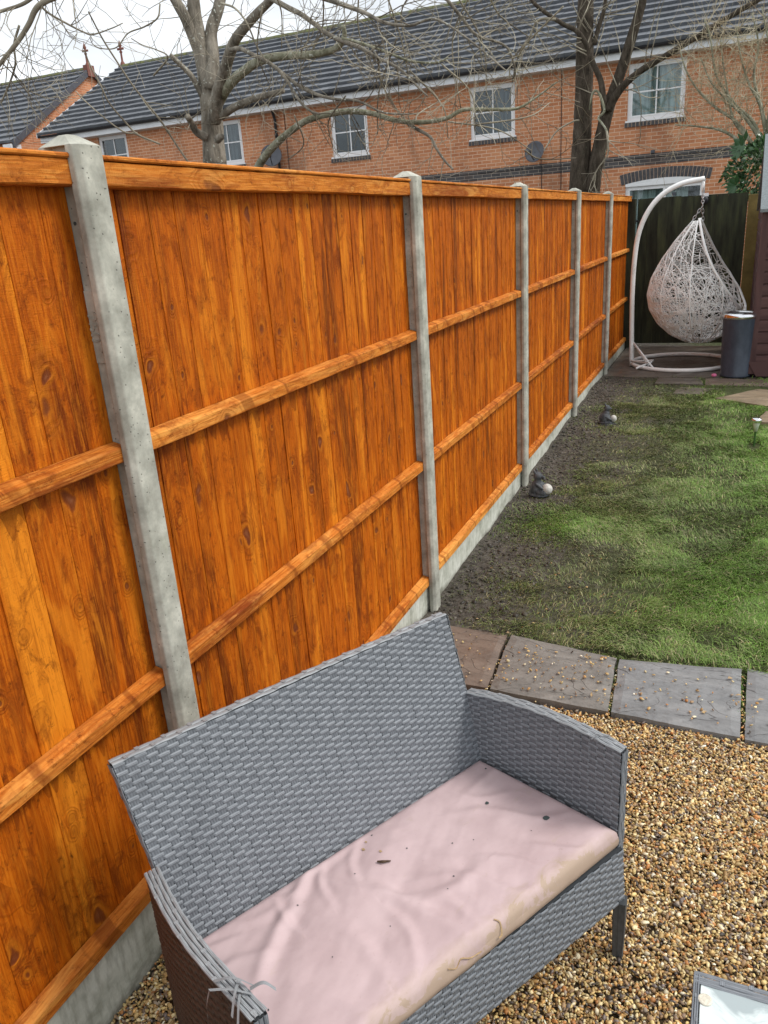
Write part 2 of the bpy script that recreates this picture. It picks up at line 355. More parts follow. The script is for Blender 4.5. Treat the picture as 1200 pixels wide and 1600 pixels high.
M['leg'] = rattan('dark_rattan_leg', (.05, .055, .06), (.10, .105, .11))
M['bone'] = rattan('pale_rattan', (.23, .245, .26), (.36, .385, .40))
# ---- pink cushion
g = G('pink_cushion', .62, .3); v = g.attr(); s = g.t.nodes.new('ShaderNodeSeparateXYZ'); g.set(s, {'Vector': v}); X, Yc = s.outputs[0], s.outputs[1]
n = g.noise(g.scale(v, (5, 3, 1)), 1, 5, .6); n2 = g.noise(g.scale(v, (60, 30, 1)), 1, 3, .6); n3 = g.noise(g.scale(v, (9, 7, 1)), 1, 5, .7, 1.0)
c = g.ramp(n, (.3, (.44, .325, .33)), (.7, (.56, .43, .435)))
fr = g.math('ADD', Yc, g.math('MULTIPLY', g.math('SUBTRACT', n3, .5), .32))
c = g.mix(g.ramp(fr, (.90, 0), (.99, .45), (1.09, .85)), c, (.38, .285, .20))
c = g.mix(g.math('MULTIPLY', g.ramp(n3, (.63, 0), (.72, 1)), .3), c, (.42, .33, .24))
c = g.mix(g.math('MULTIPLY', g.ramp(n2, (.66, 0), (.74, 1)), .25), c, (.3, .2, .17))
g.col(c); g.bump(g.noise(g.obj(), 300, 2, .5), .12, .001); M['cush'] = g.m
M['stain'] = simple('brown_water_stain', (.36, .25, .13), .6, var=.3, sc=60)
M['hole'] = simple('burnt_hole', (.05, .065, .065), .7)
M['darkscrap'] = simple('bark_scrap', (.08, .05, .03), .8, var=.4, sc=80)
# ground materials
g = G('soil_and_lawn', .95, .15); v = g.obj(); n = g.noise(v, 2.2, 6, .7); n2 = g.noise(v, 26, 6, .75); n3 = g.noise(v, 1.1, 3, .6, .5)
c = g.ramp(n2, (.3, (.035, .030, .025)), (.55, (.125, .11, .092)), (.75, (.24, .215, .185)))
gr = g.ramp(n2, (.3, (.03, .04, .012)), (.7, (.10, .13, .04)))
s = g.t.nodes.new('ShaderNodeSeparateXYZ'); g.set(s, {'Vector': v})
fx = g.math('ADD', g.math('MULTIPLY', s.outputs[0], .45), g.math('SUBTRACT', n, .62))
c = g.mix(g.math('MULTIPLY', g.ramp(fx, (.0, 0), (.35, 1)), .8), c, gr)
g.col(c); g.bump(n2, 1.0, .03); M['soil'] = g.m
def slab_mat(name, a, b, cc):
    g = G(name, .42, .5); v = g.obj(); n = g.noise(g.scale(v, (3, 9, 3)), 1, 7, .7, .6); n2 = g.noise(v, 40, 5, .7); n3 = g.noise(v, 3, 3, .6)
    c = g.ramp(n, (.3, a), (.52, b), (.75, cc)); c = g.mix(g.math('MULTIPLY', g.ramp(n2, (.5, 0), (.7, 1)), .4), c, tuple(x*.5 for x in a))
    cr = g.noise(g.scale(v, (2.6, 5, 2)), 1, 3, .5, 1.2)
    vein = g.math('ABSOLUTE', g.math('SUBTRACT', cr, .5)); vl = g.math('MULTIPLY', g.ramp(vein, (0, 1), (.007, 0)), g.ramp(g.noise(v, 4, 2, .5), (.45, 0), (.55, 1)))
    c = g.mix(g.math('MULTIPLY', vl, .7), c, (.03, .03, .028)); g.col(c)
    h = g.math('SUBTRACT', g.math('ADD', n, g.math('MULTIPLY', n2, .25)), g.math('MULTIPLY', vl, .3))
    g.bump(h, .7, .012); g.set(g.b, {'Roughness': g.ramp(n3, (.35, .30), (.65, .65))}); return g.m
M['slab_grey'] = slab_mat('wet_grey_slab', (.13, .132, .133), (.215, .217, .217), (.31, .31, .305))
M['slab_brown'] = slab_mat('grey_brown_slab', (.12, .112, .10), (.20, .185, .165), (.29, .27, .245))
M['slab_red'] = slab_mat('reddish_slab', (.10, .075, .058), (.18, .135, .105), (.24, .19, .15))
M['slab_sand'] = slab_mat('sandy_slab', (.16, .12, .08), (.27, .21, .14), (.40, .31, .20))
M['slab_old'] = slab_mat('old_paving', (.06, .05, .042), (.13, .11, .09), (.20, .17, .13))
g = G('pebble', .5, .4); cc = g.attr('pc', 'Color'); n = g.noise(g.obj(), 120, 3, .6); g.col(g.mix(g.math('MULTIPLY', g.ramp(n, (.4, 0), (.7, 1)), .35), cc, g.mix(.5, cc, (.02, .015, .01)))); M['pebble'] = g.m
g = G('gravel_bed', .9, .2); n = g.noise(g.obj(), 60, 5, .7); g.col(g.ramp(n, (.3, (.03, .022, .014)), (.7, (.16, .11, .06)))); M['gbed'] = g.m
g = G('grass_blade', .55, .25); g.col(g.attr('pc', 'Color')); g.set(g.b, {'Subsurface Weight': 0.0}); M['grass'] = g.m
g = G('stone_statue', .7, .3); n = g.noise(g.obj(), 30, 4, .7); g.col(g.ramp(n, (.35, (.03, .033, .038)), (.7, (.14, .15, .16)))); M['statue'] = g.m
M['stball'] = simple('pale_ball', (.50, .49, .45), .6, var=.3, sc=40)
g = G('frosted_glass', .12, .6); n = g.noise(g.obj(), 9, 4, .6, 1.2); g.col(g.ramp(n, (.42, (.36, .42, .43)), (.5, (.55, .62, .62)), (.62, (.70, .76, .75)))); g.set(g.b, {'Roughness': g.ramp(n, (.4, .12), (.6, .4))}); M['frost'] = g.m
M['pad'] = simple('clear_pad', (.62, .58, .48), .4, var=.25, sc=150)
M['pink'] = simple('pink_plastic', (.62, .16, .30), .5)
M['green_stem'] = simple('green_plastic', (.05, .12, .03), .5)
M['clear'] = simple('cloudy_plastic', (.55, .60, .5), .25)
M['red'] = simple('red_paint', (.55, .03, .03), .5)

# ------------------------------------------------------------------ ground
def gz(x, y):      # ground height
    x = np.asarray(x, float); y = np.asarray(y, float)
    z = .02+.11*sstep(3.1, 9.0, y)
    return np.where(y < 2.66, 0.0, np.where(y < 3.12, 0.0, z))
def lawn_z(x, y):
    return gz(x, y)+.035*(fbm(x*1.7, y*1.7, 3)-.5)+.045*(fbm(x*7, y*7, 5, 4)-.5)*np.clip(1.4-.5*x, .35, 1)*sstep(9.0, 8.7, y)
def ground_sheet():
    xs = np.concatenate([[-60, -30, -12, -4, -1.0], np.arange(-.6, 3.6, .03), [4.5, 7, 15, 30, 60]])
    ys = np.concatenate([[-20, -8, -2, 0, 1.5, 3.1], np.arange(3.14, 8.95, .03), [9.1, 10, 11.5, 14, 20, 40, 80, 200]])
    X, Y = np.meshgrid(xs, ys, indexing='ij')
    inside = sstep(-.5, -.1, X)*sstep(3.6, 3.2, X)*sstep(3.1, 3.2, Y)*sstep(8.95, 8.8, Y)
    Z = gz(X, Y)-.012*(1-inside)
    Z = np.where(inside > 0, Z*(1-inside)+(lawn_z(X, Y))*inside, Z)
    mb = MB(); mb.grid(np.stack([X, Y, Z], 2)); o = mb.build('ground', M['soil'], smooth=True); tag(o, kind='structure'); return o
ground_sheet()

# ------------------------------------------------------------------ fence
Y0, SP, PW = 1.4457, 1.93, .088
post_lab = ['nearest pale concrete post, standing behind the left end of the grey sofa', 'concrete post beside the right end of the sofa back, at the corner of the lawn',
            'concrete post with the larger dark figurine at its foot', 'slim concrete fence post fourth from the camera, left of the far figurine', 'farthest concrete fence post, where the lawn meets the back paving']
def post(i):
    yc = Y0+i*SP-PW/2; h = PW/2; zg = float(gz(0, yc)) if yc > 3 else 0
    if i == 1: zg = .02
    t = thing('fence_post', post_lab[i], 'post', (0, yc, zg), 'concrete fence posts')
    c = .013; wy = .024
    prof = [(0, -h+c), (0, h-c), (-c, h), (-.03, h), (-.036, wy), (-.082, wy), (-.088, h), (-.115+c, h), (-.115, h-c), (-.115, -h+c), (-.115+c, -h), (-.088, -h), (-.082, -wy), (-.036, -wy), (-.03, -h), (-c, -h)]
    zt = 2.045 if i else 2.05
    mb = MB(); P = [(x, yc+y) for x, y in prof]; n = len(P)
    zs = [zg-.3, .4, .9, 1.3, 1.7, zt]
    V = [(x, y, z) for z in zs for x, y in P]
    F = [(k*n+j, k*n+(j+1) % n, (k+1)*n+(j+1) % n, (k+1)*n+j) for k in range(len(zs)-1) for j in range(n)]
    mb.add(V, F)
    # weathered pyramid top
    o = [(0, yc-h+c), (0, yc+h-c), (-c, yc+h), (-.115+c, yc+h), (-.115, yc+h-c), (-.115, yc-h+c), (-.115+c, yc-h), (-c, yc-h)]
    top = [(-.045, yc-.012), (-.045, yc+.012), (-.05, yc+.016), (-.065, yc+.016), (-.07, yc+.012), (-.07, yc-.012), (-.065, yc-.016), (-.05, yc-.016)]
    V = [(x, y, zt) for x, y in o]+[(x, y, zt+.024) for x, y in top]
    mb.add(V, [(j, (j+1) % 8, 8+(j+1) % 8, 8+j) for j in range(8)]+[tuple(range(8, 16)), tuple(range(8))[::-1]])
    o = mb.build('post_body', M['conc'], t); bevel(o, .003, 2)
    # raised plate with the cast number on the web, facing the camera side
    yf = yc-wy-.0008
    pb = MB(); pb.box((-.078, yf-.003, 1.60), (-.04, yf, 1.76)); pb.build('number_plate', M['conc'], t)
    cu = bpy.data.curves.new('cast_number', 'FONT'); cu.body = '250'; cu.size = .045; cu.extrude = .0015; cu.align_x = 'CENTER'; cu.align_y = 'CENTER'
    ob = bpy.data.objects.new('tmp', cu); COL.objects.link(ob); dg = bpy.context.evaluated_depsgraph_get(); me = bpy.data.meshes.new_from_object(ob.evaluated_get(dg)); bpy.data.objects.remove(ob)
    me.materials.clear(); me.materials.append(M['conc'])
    tx = bpy.data.objects.new('cast_number', me); COL.objects.link(tx); tx.parent = t
    tx.matrix_local = Matrix.Translation((-.059, yf-.0036-yc, 1.68-zg)) @ Matrix.Rotation(RD(90), 4, 'X') @ Matrix.Rotation(RD(-90), 4, 'Z')
    hb = MB(); hb.lathe([(.0001, 0), (.004, 0), (.004, .001), (.0001, .001)], (-.058, yf+.0002, 1.90), 10, (0, -1, 0)); hb.build('fixing_hole', M['hole'], t)
for i in range(5): post(i)
panel_lab = ['orange fence panel at the left edge of the picture, beyond the nearest post', 'wide orange fence panel directly behind the grey sofa', 'orange fence panel standing at the near end of the lawn',
             'orange fence panel between the two dark figurines', 'narrow looking orange fence panel, last but one before the gate', 'farthest and darkest orange fence panel beside the garden gate']
gb_lab = ['mottled grey gravel board at ground level left of the sofa', 'concrete gravel board just behind the top right corner of the sofa back', 'long pale gravel board along the muddy near lawn edge', 'pale gravel board running between the two figurines', 'thin strip of gravel board along the far lawn edge', 'gravel board under the farthest panel, beside the back paving']
def panel(i):
    ya = Y0+(i-1)*SP-PW/2+.026; yb = Y0+i*SP-PW/2-.026
    if i == 5: yb = 11.0
    z0, zr = (.158, 0) if i != 1 else (.15, 0)
    z0 = {0: .215, 1: .15, 2: .165, 3: .185, 4: .215, 5: .225}[i]
    t = thing('timber_fence', panel_lab[i], 'fence', (-.06, (ya+yb)/2, z0), 'orange fence panels')
    rnd = random.Random(40+i)
    mb = MB(); y = ya; k = 0
    while y < yb-.005:
        wd = rnd.uniform(.088, .112); y2 = min(y+wd, yb); rr = rnd.random()
        # feather-edge board: thin edge near, thick edge far, overlapping the next
        xs = -.066+rnd.uniform(-.001, .001); e = .004
        yy2 = min(y2+.012, yb)
        V = []
        for z in (z0+.004, 2.005):
            V += [(xs, y, z), (xs-.0020, yy2, z), (xs-.0105, yy2, z), (xs-.009, y, z)]
        V = np.array(V); W = np.stack([V[:, 1]-y+.3, V[:, 2], np.full(8, rr*37)], 1)
        mb.add(V, [(0, 1, 5, 4), (1, 2, 6, 5), (2, 3, 7, 6), (3, 0, 4, 7), (0, 3, 2, 1), (4, 5, 6, 7)], W)
        y = y2; k += 1
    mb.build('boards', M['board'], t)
    def rail(name, zt, zb, xf=-.030, mat='rail', xb=-.064):
        r = MB(); rr = rnd.random(); n = 40; ys = np.linspace(ya+.002, yb-.002, n)
        wob = (fbm(ys*3, ys*0+i, int(zt*100))-.5)*.006
        P = []; W = []
        for (x, z) in ((xb, zt+.008), (xf-.004, zt), (xf, zt-.003), (xf, zb+.003), (xf-.004, zb), (xb, zb-.001)):
            jt = (np.array([rnd.random() for _ in range(n)])-.5)*.0015
            P.append(np.stack([np.full(n, x)+jt*(x > xb), ys, z+wob+jt], 1)); W.append(np.stack([np.full(n, x*1.0+z), ys, np.full(n, rr*37)], 1))
        P = np.array(P); r.grid(P, W, closed_u=True)
        r.add(P[:, 0], [tuple(range(6))], np.array(W)[:, 0]); r.add(P[:, -1], [tuple(range(6))[::-1]], np.array(W)[:, -1])
        return r.build(name, M[mat], t)
    rail('rail', 1.406, 1.368); rail('rail', .795, .757); rail('rail', z0+.042, z0+.001)
    rail('capping_rail', 2.0245, 1.972, -.026, 'cap', -.092)
    cp = MB(); cp.box((-.10, ya+.001, 2.0255), (-.021, yb-.001, 2.036), along=1); c = cp.build('capping_strip', M['cap'], t); bevel(c, .003, 1)
    zg = -.1
    gb = MB(); n = 30; ys = np.linspace(ya+.001, yb-.001, n)
    P = [np.stack([np.full(n, x), ys, np.full(n, z)], 1) for x, z in ((-.078, z0-.003), (-.047, z0-.003), (-.043, z0-.010), (-.043, zg), (-.078, zg))]
    P = np.array(P); gb.grid(P, closed_u=True); gb.add(P[:, 0], [tuple(range(5))]); gb.add(P[:, -1], [tuple(range(5))[::-1]])
    o = gb.build('gravel_board', M['gboard'], loc=(-.06, (ya+yb)/2, zg+.1)); tag(o, gb_lab[i], 'gravel board', 'concrete gravel boards')
for i in range(6): panel(i)

# ------------------------------------------------------------------ paving
def slab(poly, zt, th, mat, label, name='paving_slab', group='flagstones', div=14, cat='paving slab'):
    """poly: 4 corners; riven top"""
    A, B, C, D = [np.array(p[:2], float) for p in poly]; n = div
    P = np.zeros((n+1, n+1, 3))
    for i in range(n+1):
        for j in range(n+1):
            s, t = i/n, j/n; p = (A*(1-s)+B*s)*(1-t)+(D*(1-s)+C*s)*t
            e = min(s, 1-s, t, 1-t); wob = (fbm(p[0]*9+3, p[1]*9, 2)-.5)*.014 if e == 0 else 0
            P[i, j] = (p[0]+wob, p[1]+wob, zt+(fbm(p[0]*5, p[1]*11, 8)-.5)*.008-(.006 if e == 0 else 0))
    mb = MB(); mb.grid(P[::-1])
    ring = [P[i, 0] for i in range(n)]+[P[n, j] for j in range(n)]+[P[i, n] for i in range(n, 0, -1)]+[P[0, j] for j in range(n, 0, -1)]
    R = np.array([ring, [q-np.array([0, 0, th]) for q in ring]]); mb.grid(R, closed_v=True)
    c = (A+B+C+D)/4
    o = mb.build(name, M[mat], loc=(c[0], c[1], zt-th)); tag(o, label, cat, group); return o
slab([(-.03, 2.685), (.441, 2.68), (.412, 3.13), (-.03, 3.15)], .032, .07, 'slab_red', 'reddish brown paving slab nearest the fence, partly hidden by the sofa back')
slab([(.455, 2.675), (.933, 2.655), (.915, 3.065), (.43, 3.135)], .034, .07, 'slab_brown', 'grey brown paving slab strewn with pebbles, second from the fence')
slab([(.947, 2.655), (1.404, 2.64), (1.408, 3.12), (.93, 3.06)], .036, .07, 'slab_grey', 'dark grey riven slab with curling cracks, between two weedy joints')
slab([(1.420, 2.635), (1.88, 2.62), (1.89, 3.12), (1.43, 3.13)], .034, .07, 'slab_grey', 'dark grey paving slab cut off by the right edge of the picture')
# back terrace
tb = MB(); tb.box((-.02, 8.96, .0), (3.4, 11.12, .13)); o = tb.build('patio', M['slab_old']); tag(o, kind='structure')
slab([(.10, 9.02), (.72, 9.0), (.72, 9.55), (.10, 9.6)], .137, .05, 'slab_old', 'dull dark slab under the left curve of the white chair stand')
slab([(.74, 9.0), (1.36, 9.0), (1.36, 9.55), (.74, 9.55)], .139, .05, 'slab_old', 'dull dark slab under the hanging egg chair, next to the bin')
slab([(.56, 8.60), (1.04, 8.58), (1.0, 8.90), (.58, 8.93)], .135, .05, 'slab_old', 'worn flagstone set in the soil in front of the white stand')
slab([(1.06, 8.56), (1.7, 8.5), (1.72, 8.86), (1.05, 8.9)], .138, .05, 'slab_red', 'reddish flagstone in front of the dark bin')
slab([(.78, 8.15), (1.20, 8.12), (1.22, 8.42), (.80, 8.46)], .127, .05, 'slab_old', 'small grey flagstone sunk in the lawn left of the sandy slab')
slab([(1.17, 7.90), (1.70, 7.55), (2.1, 8.1), (1.55, 8.37)], .142, .05, 'slab_sand', 'large sandy coloured flagstone on the lawn at the right edge')
slab([(1.50, 7.05), (1.95, 7.0), (2.0, 7.4), (1.60, 7.45)], .135, .05, 'slab_sand', 'sandy flagstone behind the small solar light')

# ------------------------------------------------------------------ gravel
def ico(k=2):
    bm = bmesh.new(); bmesh.ops.create_icosphere(bm, subdivisions=k, radius=1)
    V = np.array([v.co[:] for v in bm.verts]); F = np.array([[v.index for v in f.verts] for f in bm.faces]); bm.free(); return V, F
IV, IF = ico()
PAL = np.array([(.50, .34, .14), (.60, .45, .19), (.38, .23, .09), (.68, .55, .30), (.30, .19, .10), (.22, .15, .10), (.18, .145, .13), (.72, .62, .42), (.44, .19, .06), (.07, .055, .045), (.58, .33, .11), (.34, .27, .20), (.80, .74, .58)])
PWT = np.array([15, 15, 14, 12, 11, 8, 4, 6, 7, 4, 8, 4, 3.]); PWT /= PWT.sum()
def pebbles(name, pos, size, label, cat, seed=1, IV=None, IF=None):
    IV = globals()['IV'] if IV is None else IV; IF = globals()['IF'] if IF is None else IF
    r = np.random.default_rng(seed); N = len(pos)
    shp = r.uniform(.65, 1.35, (12, 1, 3))*np.array([1.15, .85, .58]); 
    var = []
    for k in range(12):
        V = IV.copy(); 
        for q in range(6):       # facet the stone with a few cutting planes
            d = r.normal(size=3); d /= np.linalg.norm(d); h = r.uniform(.62, .92); t = V@d
            V = V-np.outer(np.maximum(t-h, 0), d)
        var.append(V*shp[k])
    var = np.array(var); idx = r.integers(0, 12, N)
    a = r.uniform(0, 2*PI, N); tx = r.normal(0, .45, N); ty = r.normal(0, .45, N)
    ca, sa, cx, sx, cy, sy = np.cos(a), np.sin(a), np.cos(tx), np.sin(tx), np.cos(ty), np.sin(ty)
    o = np.zeros(N); one = np.ones(N)
    Rz = np.stack([np.stack([ca, -sa, o], 1), np.stack([sa, ca, o], 1), np.stack([o, o, one], 1)], 1)
    Rx = np.stack([np.stack([one, o, o], 1), np.stack([o, cx, -sx], 1), np.stack([o, sx, cx], 1)], 1)
    Ry = np.stack([np.stack([cy, o, sy], 1), np.stack([o, one, o], 1), np.stack([-sy, o, cy], 1)], 1)
    R = (Ry@Rx@Rz)*size[:, None, None]
    V = np.einsum('nij,nvj->nvi', R, var[idx])+pos[:, None, :]
    nv = len(IV); F = (IF[None]+np.arange(N)[:, None, None]*nv).reshape(-1, 3)
    me = bpy.data.meshes.new(name); nV = N*nv; nF = len(F)
    me.vertices.add(nV); me.vertices.foreach_set('co', V.astype(np.float32).ravel())
    me.loops.add(nF*3); me.loops.foreach_set('vertex_index', F.astype(np.int32).ravel())
    me.polygons.add(nF); me.polygons.foreach_set('loop_start', np.arange(0, nF*3, 3, dtype=np.int32))
    me.polygons.foreach_set('use_smooth', np.ones(nF, bool))
    c = PAL[r.choice(len(PAL), N, p=PWT)]*r.uniform(.75, 1.45, (N, 1)); c = np.clip(c, 0, 1)
    C4 = np.concatenate([c, np.ones((N, 1))], 1); C4 = np.repeat(C4, nv, 0).astype(np.float32)
    at = me.attributes.new('pc', 'FLOAT_COLOR', 'POINT'); at.data.foreach_set('color', C4.ravel())
    me.materials.append(M['pebble']); me.update(calc_edges=True); me.validate()
    ob = bpy.data.objects.new(name, me); COL.objects.link(ob); tag(ob, label, cat, kind='stuff'); return ob
GX0, GX1, GY0, GY1 = -.045, 2.15, .62, 2.665
gbm = MB(); gbm.grid(np.array([[(x, y, -.004) for y in (-1.5, GY0, GY1+.3)] for x in (-.045, 3.5)])[::-1]); tag(gbm.build('gravel_ground', M['gbed']), kind='structure')
N = 135000
pos = np.stack([rng.uniform(GX0, GX1, N), rng.uniform(GY0, GY1, N), np.zeros(N)], 1)
edge = np.clip((pos[:, 1]-2.45)/.2, 0, 1)
pos[:, 2] = .002+.013*rng.random(N)+.012*(fbm(pos[:, 0]*4, pos[:, 1]*4, 9)-.5)
keep = ~((pos[:, 1] > 2.645+.01*rng.normal(size=N)) & (pos[:, 0] > .0))
pos = pos[keep]; IV1, IF1 = ico(1); pebbles('gravel', pos, rng.uniform(.0036, .0064, len(pos))*rng.choice([1, 1, 1, 1, 1.5], len(pos)), 'golden brown pea gravel of mixed pebbles under and beside the sofa', 'gravel', 3, IV1*1.08, IF1)
# strays on the slabs, in the joints and on the lawn
P = []
for n_, (x0, x1, y0, y1, zz) in ((150, (.45, .92, 2.68, 3.05, .041)), (70, (.95, 1.4, 2.66, 3.0, .043)), (50, (1.43, 1.88, 2.65, 3.0, .041)), (30, (.0, .42, 2.7, 3.1, .038)),
                                 (60, (.925, .945, 2.64, 3.0, .02)), (70, (1.398, 1.425, 2.63, 3.1, .02)), (40, (.425, .45, 2.66, 3.1, .02))):
    P.append(np.stack([rng.uniform(x0, x1, n_), rng.uniform(y0, y1, n_), np.full(n_, zz)], 1))
lx = rng.uniform(.3, 2.2, 130); ly = 3.15+np.abs(rng.normal(0, .55, 130)); P.append(np.stack([lx, ly, lawn_z(lx, ly)+.006], 1))
P = np.concatenate(P); pebbles('stray_pebbles', P, rng.uniform(.003, .0065, len(P)), 'small stray pebbles scattered over the slabs and the near edge of the lawn', 'pebbles', 5)

# ------------------------------------------------------------------ grass
def grass():
    r = np.random.default_rng(11); N = 760000
    x = r.uniform(-.02, 3.0, N); y = r.uniform(3.05, 8.98, N)
    # keep what the camera side can plausibly see
    cov = fbm(x*1.5+5, y*1.5, 1, 4); fine = fbm(x*6, y*6, 4, 3)
    dens = .16+.84*sstep(.40, .66, cov+.62*(fine-.42)+.17*np.clip(x, 0, 1.6)-.10)
    dens *= sstep(-.02, .38+.45*fbm(y*1.1, y*0, 2), x)*.93+.07; dens *= sstep(.03, .09, np.hypot(x-1.49, (y-6.40)*.5))
    tuft = np.exp(-(((x-.35)/.28)**2+((y-4.55)/.25)**2)); dens = np.maximum(dens, tuft*.9)
    dens *= np.where(y > 7.2, sstep(8.35, 7.5, y+.25*(cov-.5))*.93+.05, 1)
    nearx = sstep(3.05, 3.3, y+.12*(fbm(x*4, x*0, 6)-.5)); dens = np.maximum(dens, (1-nearx)*.9*(x > .35))*sstep(3.06, 3.16, y)
    slabm = ((y > 7.9-.62*(x-1.17)) & (y < 8.45) & (x > 1.25)) | ((x > 1.56) & (y > 7.05) & (y < 7.42)); dens = np.where(slabm, .0, dens)
    keep = r.random(N) < dens*np.where(y < 5.5, 1, .75); x = x[keep]; y = y[keep]; cov = cov[keep]; N = len(x)
    # few strands growing in the slab joints
    jx = np.concatenate([r.normal(.940, .010, 170), r.normal(1.412, .008, 200), r.normal(.945, .04, 190)]); jy = np.concatenate([r.uniform(2.68, 3.06, 170), r.uniform(2.75, 3.12, 260), r.normal(2.90, .03, 130)])
    x = np.append(x, jx); y = np.append(y, jy); cov = np.append(cov, np.full(len(jx), .5)); N = len(x)
    z = np.where(y > 3.1, lawn_z(x, y), .012)
    h = r.uniform(.010, .030, N)*(.6+.55*np.clip(x/1.5, 0, 1)+.3*cov)*np.where(y < 3.13, .8, 1)
    cl = fbm(x*3.1, y*3.1, 20, 2)*4*PI; a = cl+r.normal(0, 1.0, N); lean = r.uniform(.5, 2.2, N)
    d = np.stack([np.cos(a), np.sin(a)], 1); wd = (.00075+.00022*y)*r.uniform(.7, 1.2, N)
    side = np.stack([-d[:, 1], d[:, 0], np.zeros(N)], 1)*wd[:, None]
    B = np.stack([x, y, z-.002], 1); Mid = B+np.stack([d[:, 0]*h*lean*.35, d[:, 1]*h*lean*.35, h*.62], 1)
    T = B+np.stack([d[:, 0]*h*lean, d[:, 1]*h*lean, h*(.95-.35*np.clip(lean-.6, 0, 1))], 1)
    V = np.stack([B-side, B+side, Mid-side*.8, Mid+side*.8, T], 1).reshape(-1, 3)
    k = np.arange(N)[:, None]*5; F3 = np.stack([k+0, k+1, k+3, k+0, k+3, k+2, k+2, k+3, k+4], 2).reshape(-1, 3)
    me = bpy.data.meshes.new('grass'); me.vertices.add(len(V)); me.vertices.foreach_set('co', V.astype(np.float32).ravel())
    me.loops.add(F3.size); me.loops.foreach_set('vertex_index', F3.astype(np.int32).ravel()); me.polygons.add(len(F3)); me.polygons.foreach_set('loop_start', np.arange(0, F3.size, 3, dtype=np.int32))
    green = np.clip(.15+.55*sstep(.5, 1.6, x+.6*(fbm(x*1.3, y*1.3, 31, 3)-.5))+.35*(cov-.4)+r.normal(0, .13, N)+.5*np.exp(-(((x-.35)/.3)**2+((y-4.55)/.25)**2)), 0, 1)
    dry = (r.random(N) < .10+.12*(1-green))
    c0 = np.array([.15, .16, .065]); c1 = np.array([.155, .315, .04]); c = c0+(c1-c0)*green[:, None]; c[dry] = np.array([.33, .30, .16]); c *= r.uniform(.45, 1.5, (N, 1))*(.35+.75*fbm(x*2.3, y*2.3, 60, 3)+.65*fbm(x*9, y*9, 61, 2))[:, None]
    C4 = np.repeat(np.concatenate([c, np.ones((N, 1))], 1), 5, 0).astype(np.float32)
    at = me.attributes.new('pc', 'FLOAT_COLOR', 'POINT'); at.data.foreach_set('color', C4.ravel()); me.materials.append(M['grass']); me.update(calc_edges=True)
    o = bpy.data.objects.new('grass', me); COL.objects.link(o); tag(o, 'patchy lawn grass, thin and trampled by the fence and bright green on the right', 'grass', kind='stuff')
    print('grass blades', N)
grass()
r_ = np.random.default_rng(21); q = MB()
for _ in range(90):
    x_, y_ = r_.uniform(.1, 2.1), 2.7+abs(r_.normal(0, 1.6)); 
    if y_ > 8.4: continue
    z_ = (float(lawn_z(x_, y_))+.008) if y_ > 3.13 else .043
    a_ = r_.uniform(0, 6.28); l_ = r_.uniform(.006, .016); d_ = np.array((cos(a_), sin(a_), r_.normal(0, .2))); s_ = np.array((-sin(a_), cos(a_), r_.normal(0, .3))); p_ = np.array((x_, y_, z_))
    q.add([p_-d_*l_, p_+s_*l_*.45+(0, 0, .003), p_+d_*l_, p_-s_*l_*.45+(0, 0, .003)], [(0, 3, 2, 1)])
tag(q.build('leaf_litter', M['stain']), 'small dead brown leaves scattered over the slabs and lawn', 'leaf litter', kind='stuff')
# ---- soil crumbs along the fence
n_ = 2600; cx = np.abs(rng.normal(0, .28, n_))-.02; cy = rng.uniform(3.2, 8.9, n_); sv = PAL; PAL = np.array([(.045, .036, .026), (.07, .058, .044), (.03, .026, .02)]); pw = PWT; PWT = np.ones(3)/3
pebbles('soil_crumbs', np.stack([cx, cy, lawn_z(cx, cy)], 1), rng.uniform(.004, .016, n_), 'dark crumbs of turned soil along the foot of the fence', 'soil', 8); PAL = sv; PWT = pw

# ------------------------------------------------------------------ rattan weaving
def weave(P, Ls, Lt, nrm, row=.0100, half=.0230, amp=.0012, off=0.0, wfac=1.0):
    """P(s,t)->points for arrays s,t in 0..1; nrm(s,t)->normals. returns strands MB, stakes MB"""
    A = MB(); B = MB(); nr = max(2, round(Lt/row)); nh = max(2, round(Ls/half)); seg = nh*12
    s = np.linspace(0, 1, seg+1)
    cross = np.array([0, .12, .5, .88, 1.0]); lift = np.array([-.0012, .0003, .0007, .0003, -.0012])
    for k in range(nr):
        ph = k % 2; wav = np.sin(PI*(s*nh+ph)+.6*(vnoise(s*9, np.full_like(s, k*1.0), 3)-.5)); wav = np.clip((wav+.16)*4.5, -1, 1); wav = np.where(wav > 0, wav*(1+.5*(vnoise(s*nh*.5, np.full_like(s, k*1.7), 5)-.5)), wav*1.8)
        G_ = []; W = []
        for cq, lf in zip(cross, lift):
            t = np.full_like(s, (k+.5+(cq-.5)*wfac)/nr)
            p = P(s, t)+nrm(s, t)*(off+amp*wav+lf)[:, None]
            G_.append(p); W.append(np.stack([np.full_like(s, cq), s*Ls, np.full_like(s, k*.37)], 1))
        A.grid(np.array(G_), np.array(W))
    t = np.linspace(0, 1, nr*2+1)
    for j in range(nh):
        G_ = []; W = []
        for cq in (0., .5, 1.):
            ss = np.full_like(t, (j+.5+(cq-.5)*.80)/nh); p = P(ss, t)+nrm(ss, t)*(off-.0006+(.0004 if cq == .5 else 0))
            G_.append(p); W.append(np.stack([np.full_like(t, cq), t*Lt, np.full_like(t, j*.51)], 1))
        B.grid(np.array(G_), np.array(W))
    return A, B
def quadP(A, B, C, D):
    """A bottom-left, B bottom-right, C top-right, D top-left"""
    A, B, C, D = [np.array(q, float) for q in (A, B, C, D)]
    def P(s, t): s = s[:, None]; t = t[:, None]; return (A*(1-s)+B*s)*(1-t)+(D*(1-s)+C*s)*t
    return P
